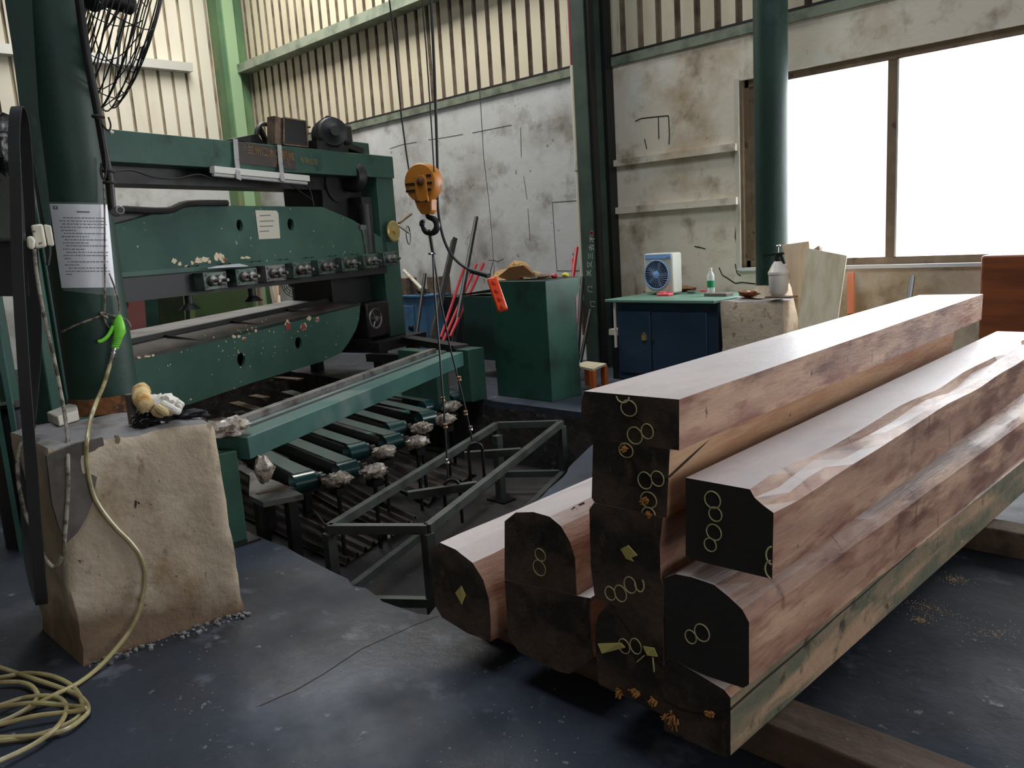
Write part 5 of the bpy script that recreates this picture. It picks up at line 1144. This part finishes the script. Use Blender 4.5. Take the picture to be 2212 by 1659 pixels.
# socket box, strip, paint splashed cord
t = thing('power_socket', PD(92, 510, 3.86), 'cream power sockets taped to the left side of the large column', 'socket')
a = PD(82, 508, 3.84)
def QD(pts, d): return [PD(u, v, d) for u, v in pts]
mb = MB(); mb.prism(QD([(66, 486), (92, 483), (101, 533), (76, 538)], 3.84), hd*.04); mb.build('socket_box', m_white, parent=t, bevel=.008)
mb = MB(); mb.prism(QD([(94, 484), (110, 487), (117, 530), (104, 534)], 3.87), hd*.03); mb.build('second_box', m_white, parent=t, bevel=.005)
mb = MB(); mb.prism(QD([(57, 511), (70, 509), (76, 520), (74, 537), (62, 539), (58, 530)], 3.80), hd*.045); mb.build('plug', m_white, parent=t, bevel=.008)
for (u, v) in ((70, 498), (74, 498), (84, 524), (88, 523)): mb = MB(); mb.prism(QD([(u, v), (u+2, v), (u+2, v+4), (u, v+4)], 3.838), hd*.002); mb.build('pin_hole', m_black, parent=t)
mb = MB(); mb.tube([PD(u, v, 3.86) for u, v in [(107, 530), (107, 548), (103, 573)]], .008, 6); mb.build('cord_stub', m_black, parent=t)
t = thing('speckled_cord', PD(140, 880, 3.6), 'paint speckled cord hanging from the sockets down past the pedestal corner', 'cord')
mb = MB(); mb.tube(smoothpath([PD(74, 538, 3.8), PD(79, 590, 3.8), PD(91, 660, 3.78), PD(104, 720, 3.75), PD(118, 780, 3.72), PD(128, 830, 3.68), PD(139, 890, 3.62), PD(146, 950, 3.55), PP(147, 1000, .03), PP(147, 1060, .02), PP(144, 1110, .02), PP(140, 1160, .025), PP(134, 1200, .04)]+[PD(120, 1224, 3.42), PD(104, 1215, 3.44), PD(80, 1170, 3.5), PD(52, 1100, 3.58), PD(40, 1040, 3.62), PD(38, 990, 3.66), PD(48, 955, 3.7)], 5), .0075, 8); mb.build('cord_body', mat('speckled_cord', (150, 144, 130), .7, spots=[((64, 54, 44), 26, .45, .6)]), parent=t)
# pair of black belts hanging
def band(name, pts, wd, label):
    pts = smoothpath(pts, 8, closed=True); mb = MB(); n = len(pts); L_ = []
    for i, p in enumerate(pts):
        d = (pts[(i+1) % n]-pts[i-1]).normalized(); s2 = d.cross(wvec).normalized(); L_.append((p+wvec*wd/2, p-wvec*wd/2, p-wvec*wd/2+s2*.006, p+wvec*wd/2+s2*.006))
    vv = [[mb.bm.verts.new(q) for q in r] for r in L_]
    for a, b in zip(vv, vv[1:]+vv[:1]):
        for k in range(4): mb._f([a[k], a[(k+1) % 4], b[(k+1) % 4], b[k]])
    return mb.build(name, m_rubber, label=label, category='belt', ang=50)
wvec = (side*.95-hd*.3).normalized()
band('drive_belt', [PD(36, 236, 3.86), PD(31, 300, 3.82), PD(35, 420, 3.76), PD(38, 560, 3.7), PD(46, 700, 3.62), PD(56, 850, 3.54), PD(66, 980, 3.5), PD(76, 1120, 3.44), PD(86, 1240, 3.4), PD(91, 1300, 3.4), PD(82, 1285, 3.46), PD(66, 1220, 3.6), PD(58, 1150, 3.72), PD(56, 1000, 3.86), PD(70, 860, 3.98), PD(78, 740, 4.0), PD(74, 620, 4.0), PD(62, 420, 3.98), PD(54, 300, 3.96), PD(46, 248, 3.92)], .042, 'long black rubber drive belt hanging in a narrow loop beside the left column')
# pedestal top items
z8 = .845
q = G(150, 905, z8)
t = thing('wood_block', (q.x, q.y, z8), 'cream painted wooden block on the pedestal left of the column foot', 'block')
mb = MB(); mb.prism([G(104, 912, z8), G(128, 922, z8), G(172, 908, z8), G(168, 890, z8), G(150, 893, z8)], (0, 0, .045)); mb.build('block_body', m_cream, parent=t, bevel=.006)
q = G(290, 915, z8)
mb = MB(); mb.cyl((q.x, q.y, .845), (q.x, q.y, .845+.125), .021, seg=20); mb.build('steel_pin', mat('brown_grey_steel', (92, 84, 78), .5, .2), label='upright dark steel pin in front of the column foot on the pedestal', category='pin')
t = thing('work_glove', G(345, 895, z8), 'white cotton work gloves with ochre knitted cuffs heaped on the pedestal', 'glove')
cg = PD(345, 880, 3.86); 
def at8(u, v, z): return G(u, v, z)
mb = MB(); c0_ = at8(318, 872, .92)
mb.tube(smoothpath([at8(306, 842, .965), at8(305, 856, .955), at8(312, 872, .935), at8(322, 882, .915)], 4), [.028, .036, .038, .036, .034, .036, .036, .036, .034, .034, .034, .034, .03], 16); mb.noise(.006, 60); mb.build('knitted_cuff', m_glovey, parent=t)
mb = MB(); mb.blob(at8(345, 868, .93), .075, .05, .03, .5, 24, 20, rot=.7); mb.build('palm', m_glove, parent=t, ang=60)
for k, (a, b, cc_) in enumerate((((360, 862, .93), (375, 874, .91), (392, 884, .89)), ((350, 872, .93), (372, 884, .905), (388, 890, .885)), ((340, 880, .92), (356, 890, .90), (368, 892, .88)), ((356, 858, .935), (378, 866, .92), (396, 878, .895)), ((330, 878, .92), (338, 892, .895), (352, 896, .88)))):
    mb = MB(); mb.tube(smoothpath([at8(*a), at8(*b), at8(*cc_)], 4), [.017]*5+[.015]*3+[.009], 10); mb.build('finger', m_glove if k not in (2, 4) else m_glovey, parent=t)
mb = MB(); mb.blob(at8(320, 905, .862), .085, .05, .03, 1.0, 26, 20, rot=.4); mb.build('patterned_cloth', m_cloth, label='black cloth with white geometric pattern in front of the gloves', category='cloth', ang=60)
mb = MB(); mb.blob(at8(385, 896, .858), .11, .05, .018, .8, 20, 20, rot=.6); mb.build('black_cloth', mat('black_cotton', (22, 23, 32), .9, spots=[((220, 220, 220), 16, .66, .67)]), label='black cloth spread under the gloves toward the right corner of the pedestal', category='cloth', ang=60)
# pipe with open nozzle along the column
t = thing('conduit_pipe', CYL(240, 420, LR+.03), 'dark conduit pipe on the right side of the left column, ending in an open elbow', 'pipe')
pp_ = [PD(u, v, 3.95) for u, v in [(164, -60), (172, 10), (188, 120), (205, 210), (216, 270), (228, 340), (236, 385), (240, 430), (242, 452)]]
mb = MB(); mb.tube(smoothpath(pp_, 4)+[PD(246, 459, 3.93), PD(252, 460, 3.9)], .017, 12); mb.build('pipe_run', m_dark, parent=t)
mb = MB(); e0, e1 = PD(247, 458, 3.92), PD(259, 454, 3.85); mb.tube([e0, e1], .017, 14); mb.tube(ring(e1, .015, e1-e0, 20), .005, 6, closed=True); mb.build('nozzle', m_steel, parent=t)
mb = MB(); mb.lathe(e1+(e1-e0).normalized()*.001, [(0, .012), (.001, .012)], axis=(e1-e0), seg=16); mb.build('nozzle_bore', m_black, parent=t)
for (u, v) in ((212, 252), (234, 370), (236, 395)):
    mb = MB(); p = PD(u, v, 3.95); mb.tube(ring(p, .021, (.0, .1, 1), 14), .006, 6, closed=True); mb.build('pipe_clip', m_rust, parent=t)
mb = MB(); mb.tube(smoothpath([PD(u, v, 3.93) for u, v in [(208, 252), (220, 268), (228, 278), (236, 282), (239, 270), (234, 253)]], 4), .004, 6); mb.tube(smoothpath([PD(u, v, 3.93) for u, v in [(215, 262), (222, 300), (228, 340), (229, 372), (224, 388), (218, 372), (220, 352)]], 4), .005, 6); mb.build('loose_wire', m_black, parent=t)
mb = MB(); mb.blob(PD(241, 286, 3.92), .012, .01, .008, .4, 30, 8); mb.build('taped_wire_end', m_white, parent=t)

# caged industrial fan high on the left column
fcn = PD(268, 6, 4.35)
lng = (PD(215, 236, 4.35)-fcn); FRr = lng.length; lng.normalize()
fax = (vdc := V((fcn.x, fcn.y, 0)).normalized()); rt = V((fax.y, -fax.x, 0))
axf = (rt*.96+UZ*.22+fax*.18); axf = (axf-lng*axf.dot(lng)).normalized(); bn = lng.cross(axf).normalized()
t = thing('industrial_fan', fcn, 'big black wire cage industrial fan, seen edge on beside the top of the left column', 'fan')
for k, (h_, f_) in enumerate(((0, 1), (.035, .99), (.06, .94), (.075, .86), (.088, .77), (.098, .67), (.105, .56), (.11, .44), (.113, .32), (-.04, .99), (-.07, .95), (-.09, .87), (-.105, .76), (-.115, .64), (-.122, .5), (-.126, .36))):
    mb = MB(); mb.tube([fcn+axf*h_+(lng*math.cos(2*PI*j/40)+bn*math.sin(2*PI*j/40))*FRr*f_ for j in range(40)], .0032 if k else .005, 5, closed=True); mb.build('cage_ring', m_black, parent=t)
for j in range(16):
    a = 2*PI*j/16; d_ = lng*math.cos(a)+bn*math.sin(a)
    prof = [(.113, .32), (.11, .44), (.098, .67), (.075, .86), (.035, .99), (0, 1), (-.04, .99), (-.09, .87), (-.115, .64), (-.126, .36)]
    mb = MB(); mb.tube([fcn+axf*h_+d_*FRr*f_ for h_, f_ in prof], .0028, 5); mb.build('cage_rib', m_black, parent=t)
mb = MB(); mb.lathe(fcn-axf*.3, [(0, .06), (.03, .09), (.2, .09), (.24, .05), (.34, .04), (.36, 0)], axis=axf, seg=20); mb.build('motor', m_black, parent=t)
for j in range(3):
    a = 2*PI*j/3+.4; d_ = lng*math.cos(a)+bn*math.sin(a); d2 = lng*math.cos(a+.5)+bn*math.sin(a+.5)
    mb = MB(); mb.prism([fcn+d_*.05, fcn+d_*FRr*.85+axf*.02, fcn+(d_+d2).normalized()*FRr*.85, fcn+d2*FRr*.6-axf*.03, fcn+d2*.05], axf*.003); mb.build('blade', m_dark, parent=t)
mb = MB(); mb.cyl(fcn-axf*.12, V((LC.x, LC.y, fcn.z+.05))+side*LR*.9, .025, seg=12); mb.build('wall_arm', m_dark, parent=t)

# ------------------------------------------------------------------ behind the machine
# left end: worn gearbox, bag, tanks
t = thing('gear_case', PD(20, 560, 5.0), 'worn grey cast gear case of the neighbouring machine at the left edge', 'machine')
mb = MB(); mb.prism([PD(u, v, 4.9) for u, v in [(-60, 350), (20, 340), (62, 300), (70, 400), (68, 500), (60, 520), (-60, 524)]], hd*.4); mb.build('case_body', mat('worn_case', (92, 96, 92), .5, spots=[((50, 50, 48), 6, .52, .58), ((130, 126, 118), 12, .6, .66)]), parent=t, bevel=.02)
mb = MB(); mb.prism([PD(u, v, 5.0) for u, v in [(-60, 524), (58, 516), (62, 640), (-60, 640)]], hd*.3); mb.build('case_base', m_black, parent=t)
for (x_, w_) in ((-40, 12), (-70, 12)):
    a, b = PD(x_, 560, 5.05), PD(x_+w_, 560, 5.05)
    a.z = b.z = 0; mb = MB(); mb.prism([a, b, b+UZ*1.5, a+UZ*1.5], hd*.12); mb.build('case_leg', m_greenlt, parent=t)
mb = MB(); mb.blob(PD(-14, 312, 4.85), .11, .12, .13, .7, 9, 22); mb.build('bin_bag', m_bag, label='shiny black plastic bag on top of the worn gear case at the left edge', category='bag', ang=70)
mb = MB(); c = PD(-10, 800, 5.6); mb.cyl(PD(-60, 812, 5.6), PD(12, 794, 5.6), .03, seg=12); mb.build('steel_pipe', m_steel, label='short grey pipe end at the left edge behind the belts', category='pipe')
t = thing('valve_motor', PD(24, 930, 4.3), 'small black motor with a flanged top on the floor behind the pedestal', 'motor')
c = PD(24, 925, 5.2); mb = MB(); mb.lathe((c.x, c.y, 0), [(0, .12), (c.z-.02, .12), (c.z+.04, .09), (c.z+.1, .06), (c.z+.12, .08), (c.z+.14, .08)], seg=18); mb.build('motor_body', m_black, parent=t)
mb = MB(); mb.cyl((c.x-.16, c.y-.16, c.z-.05), (c.x+.1, c.y+.1, c.z-.05), .06, seg=14); mb.build('cross_shaft', m_black, parent=t)
# green drum machine seen under the pressure beam
c = PL(300, 650, (MA-MN*2.0), MD)
t = thing('belt_sander', c, 'rounded green and faded red machine housing seen under the pressure beam', 'machine')
b2 = MA-MN*2.0
def B2(u, v, o=0): return PL(u, v, b2+MN*o, MD)
mb = MB(); mb.prism([B2(u, v) for u, v in [(302, 580), (322, 590), (334, 620), (342, 660), (344, 720), (300, 720)]], -MN3*.5); mb.build('green_housing', m_teal, parent=t)
mb = MB(); mb.plate([B2(u, v, .1) for u, v in [(262, 600), (290, 610), (312, 640), (318, 730), (262, 730)]], [[B2(273+5*math.cos(2*PI*k/12), 660+10*math.sin(2*PI*k/12), .1) for k in range(12)], [B2(292+6*math.cos(2*PI*k/12), 640+14*math.sin(2*PI*k/12), .1) for k in range(12)]], -MN3*.04); mb.build('red_casting', m_pink, parent=t)
mb = MB(); a = B2(345, 760); a.z = 0; b = B2(262, 760, 0); b.z = 0; mb.prism([a, b, V((b.x, b.y, B2(262, 720).z)), V((a.x, a.y, B2(344, 718).z))], -MN3*.45); mb.build('machine_base', m_black, parent=t)
# olive cabinet
b3 = MA-MN*3.0
def B3(u, v, o=0): return PL(u, v, b3+MN*o, MD)
a, b = B3(400, 640), B3(546, 640); zt = B3(460, 560).z
t = thing('olive_cabinet', V(((a.x+b.x)/2, (a.y+b.y)/2, 0)), 'big olive green machine cabinet with a vented side panel, behind the slicing machine', 'cabinet')
mb = MB(); a0 = V((a.x, a.y, 0)); b0_ = V((b.x, b.y, 0)); mb.prism([a0, b0_, b0_+UZ*zt, a0+UZ*zt], -MN3*.8); mb.build('cabinet_body', m_olive, parent=t, bevel=.01)
mb = MB(); mb.prism([B3(400, 655, .004), B3(409, 655, .004), B3(410, 690, .004), B3(401, 690, .004)], MN3*.006); mb.build('vent', m_dark, parent=t)
mb = MB(); mb.prism([B3(u, v, .003) for u, v in [(394, 628), (416, 628), (424, 705), (400, 705)]], MN3*.004); mb.build('side_panel', mat('olive_lighter', (92, 108, 66), .5), parent=t)
# planks and rods leaning behind
for k, (ut, ub, m_, w_) in enumerate(((556, 562, m_plankdark, .07), (574, 590, m_cream, .06), (596, 600, m_ply2, .08), (612, 604, m_plankdark, .05), (662, 655, m_redwood, .1), (692, 668, m_skid, .06), (716, 700, m_plankdark, .07))):
    A_ = PY(ut, 560, 7.38) if k > 1 else PX(ut, 560, -13.8); B_ = PY(ub, 640, 7.1) if k > 1 else PX(ub, 640, -13.4)
    B_ = A_.lerp(B_, A_.z/(A_.z-B_.z)) if B_.z < A_.z else B_
    mb = MB(); mb.bar(A_+UZ*.2, B_, w_*2, .04, (0, -1, 0)); o = mb.build('leaning_plank', m_, bevel=.004, label='tall plank on the far wall, '+['first right of the olive cabinet', 'cream one right of the olive cabinet', 'pinkish one left of the desk fan', 'dark one beside the pedestal fan', 'wide red brown one', 'narrow one leaning left', 'rightmost, beside the upright'][k], category='plank'); o['group'] = 'planks leaning on the far wall'
# small pedestal fan
fc2 = PX(632, 612, -11.2)
t = thing('pedestal_fan', (fc2.x, fc2.y, 0), 'small black wire cage pedestal fan seen under the clamp blocks', 'fan')
d_ = V((-fc2.x, -fc2.y, 0)).normalized(); s2 = V((d_.y, -d_.x, 0)); fr2 = .2
for f_ in (1, .8, .6, .4): mb = MB(); mb.tube([fc2+d_*.08*(1-f_)+(s2*math.cos(2*PI*j/28)*.8+UZ*math.sin(2*PI*j/28))*fr2*f_ for j in range(28)], .006, 5, closed=True); mb.build('cage_ring', m_black, parent=t)
for j in range(12): a = 2*PI*j/12; mb = MB(); mb.tube([fc2+d_*.06, fc2+(s2*math.cos(a)*.8+UZ*math.sin(a))*fr2], .004, 4); mb.build('cage_rib', m_black, parent=t)
mb = MB(); mb.cyl(fc2-d_*.08, fc2+d_*.04, .06, seg=14); mb.build('motor', m_black, parent=t)
mb = MB(); mb.cyl((fc2.x-d_.x*.05, fc2.y-d_.y*.05, 0), (fc2.x-d_.x*.05, fc2.y-d_.y*.05, fc2.z), .02, seg=8); mb.build('pole', m_black, parent=t)
# hand tools hooked on the right upright
u0 = MP(878, 480, -.05)
t = thing('hand_tools', MP(880, 500, -.1), 'bundle of hand tools and a wire ring hanging on the right upright', 'tools')
mb = MB(); mb.tube(ring(MP(882, 508, -.12), .11, MN3+MD3*.4, 28), .007, 6, closed=True); mb.build('wire_ring', m_steel, parent=t)
mb = MB(); mb.bar(MP(860, 486, -.05), MP(884, 503, -.03), .025, .02); mb.build('flat_wrench', m_cream, parent=t)
mb = MB(); mb.bar(MP(862, 482, -.1), MP(888, 462, -.12), .035, .02); mb.build('brush', m_plankdark, parent=t)
mb = MB(); sbox(mb, 3.75, 3.98, -.45, -.25, 1.0, 1.75); mb.build('dark_sheath', m_black, parent=mach)

# ------------------------------------------------------------------ paint chips and peeled patches
def chip(P, u, v, ru, rv, n=14, seed=0, off=0):
    pts = []
    for k in range(n):
        a = 2*PI*k/n; f = .62+.55*abs(noise.noise(V((math.cos(a)*1.7+seed*3.1, math.sin(a)*1.7, seed*1.3))))*2
        pts.append(P(u+math.cos(a)*ru*f, v+math.sin(a)*rv*f))
    return pts
def chips(P, lst, nm, m, parent, n3, th=.0025):
    for k, (u, v, ru, rv) in enumerate(lst):
        mb = MB(); mb.prism(chip(P, u, v, ru, rv, seed=k+u*.01), n3*th); mb.build(nm, m, parent=parent)
m_primer = mat('cream_primer', (206, 190, 160), .7, spots=[((170, 140, 110), 20, .55, .66)])
m_rprimer = mat('red_primer', (136, 58, 50), .7)
Pm = lambda u, v: MP(u, v, .0015)
chips(Pm, [(376, 564, 7, 6), (388, 570, 5, 5), (428, 563, 9, 8), (441, 561, 10, 8), (452, 566, 5, 5), (468, 553, 8, 9), (478, 557, 8, 10), (483, 560, 5, 5), (524, 557, 7, 3), (534, 556, 6, 3.5), (402, 575, 5, 2.5), (415, 568, 3, 5)], 'paint_chip', m_primer, mach, MN3)
chips(Pm, [(485, 561, 4, 5)], 'primer_chip', m_rprimer, mach, MN3, .004)
chips(Pm, [(505, 727, 5, 4), (516, 727, 4, 4), (527, 732, 4, 5), (552, 715, 4, 4), (621, 700, 7, 8), (656, 706, 9, 9), (668, 688, 5, 6), (685, 690, 4, 5), (300, 772, 5, 2.5), (318, 770, 8, 2.5), (330, 768, 4, 4)], 'paint_chip', m_primer, mach, MN3)
chips(Pm, [(622, 706, 6, 11), (655, 707, 7, 8), (528, 734, 3, 5), (685, 691, 3, 4)], 'primer_chip', m_rprimer, mach, MN3, .004)
mb = MB(); random.seed(3)
for i in range(55):
    u = random.gauss(560, 90); v = 850-(u-280)*.22-random.uniform(0, 95)
    if u < 300 or u > 740: continue
    r_ = random.uniform(.4, 1.4); mb.prism([MP(u+math.cos(a)*r_, v+math.sin(a)*r_*1.5, .0012) for a in (0, 1.3, 2.5, 3.8, 5)], MN3*.0015)
mb.build('paint_speck', m_primer, parent=mach, kind='stuff')
Pf = lambda u, v: PP(u, v, .0165)
chips(Pf, [(368, 985, 9, 20), (384, 975, 9, 12), (432, 975, 8, 14), (328, 972, 10, 12), (255, 950, 7, 10)], 'peeled_patch', mat('peeled_patch_brown', (128, 112, 84), .9, spots=[((104, 108, 92), 12, .5, .6)]), ped, -pn, .02)
Pf = lambda u, v: PP(u, v, .013)
chips(Pf, [(345, 1075, 3, 12), (372, 1058, 2, 13), (293, 1085, 3, 14), (420, 1050, 2, 10), (300, 1085, 4, 4), (392, 1005, 3, 3)], 'pit_mark', m_crackc, ped, -pn, .02)


# brown damp stain soaked into the plaster at the foot of the left pedestal (its own ragged outline)
m = m_ped.copy(); m.name = 'damp_stained_pedestal'; ped.data.materials[0] = m
nt = m.node_tree; N = nt.nodes; L = nt.links; b = N['Principled BSDF']; src = b.inputs['Base Color'].links[0].from_socket
tc = [n for n in N if n.type == 'TEX_COORD'][0]
sx = N.new('ShaderNodeSeparateXYZ'); L.new(tc.outputs['Object'], sx.inputs[0])
nz = N.new('ShaderNodeTexNoise'); nz.inputs['Scale'].default_value = 4.5; nz.inputs['Detail'].default_value = 8; L.new(tc.outputs['Object'], nz.inputs['Vector'])
m1 = N.new('ShaderNodeMath'); m1.operation = 'MULTIPLY_ADD'; L.new(nz.outputs['Fac'], m1.inputs[0]); m1.inputs[1].default_value = -.62; L.new(sx.outputs['Z'], m1.inputs[2])
mr = N.new('ShaderNodeMapRange'); L.new(m1.outputs[0], mr.inputs['Value']); mr.inputs['From Min'].default_value = -.24; mr.inputs['From Max'].default_value = -.10; mr.inputs['To Min'].default_value = .75; mr.inputs['To Max'].default_value = 0
mx = N.new('ShaderNodeMix'); mx.data_type = 'RGBA'; L.new(mr.outputs[0], mx.inputs['Factor']); L.new(src, mx.inputs[6]); mx.inputs[7].default_value = lin((106, 78, 54)); L.new(mx.outputs[2], b.inputs['Base Color'])
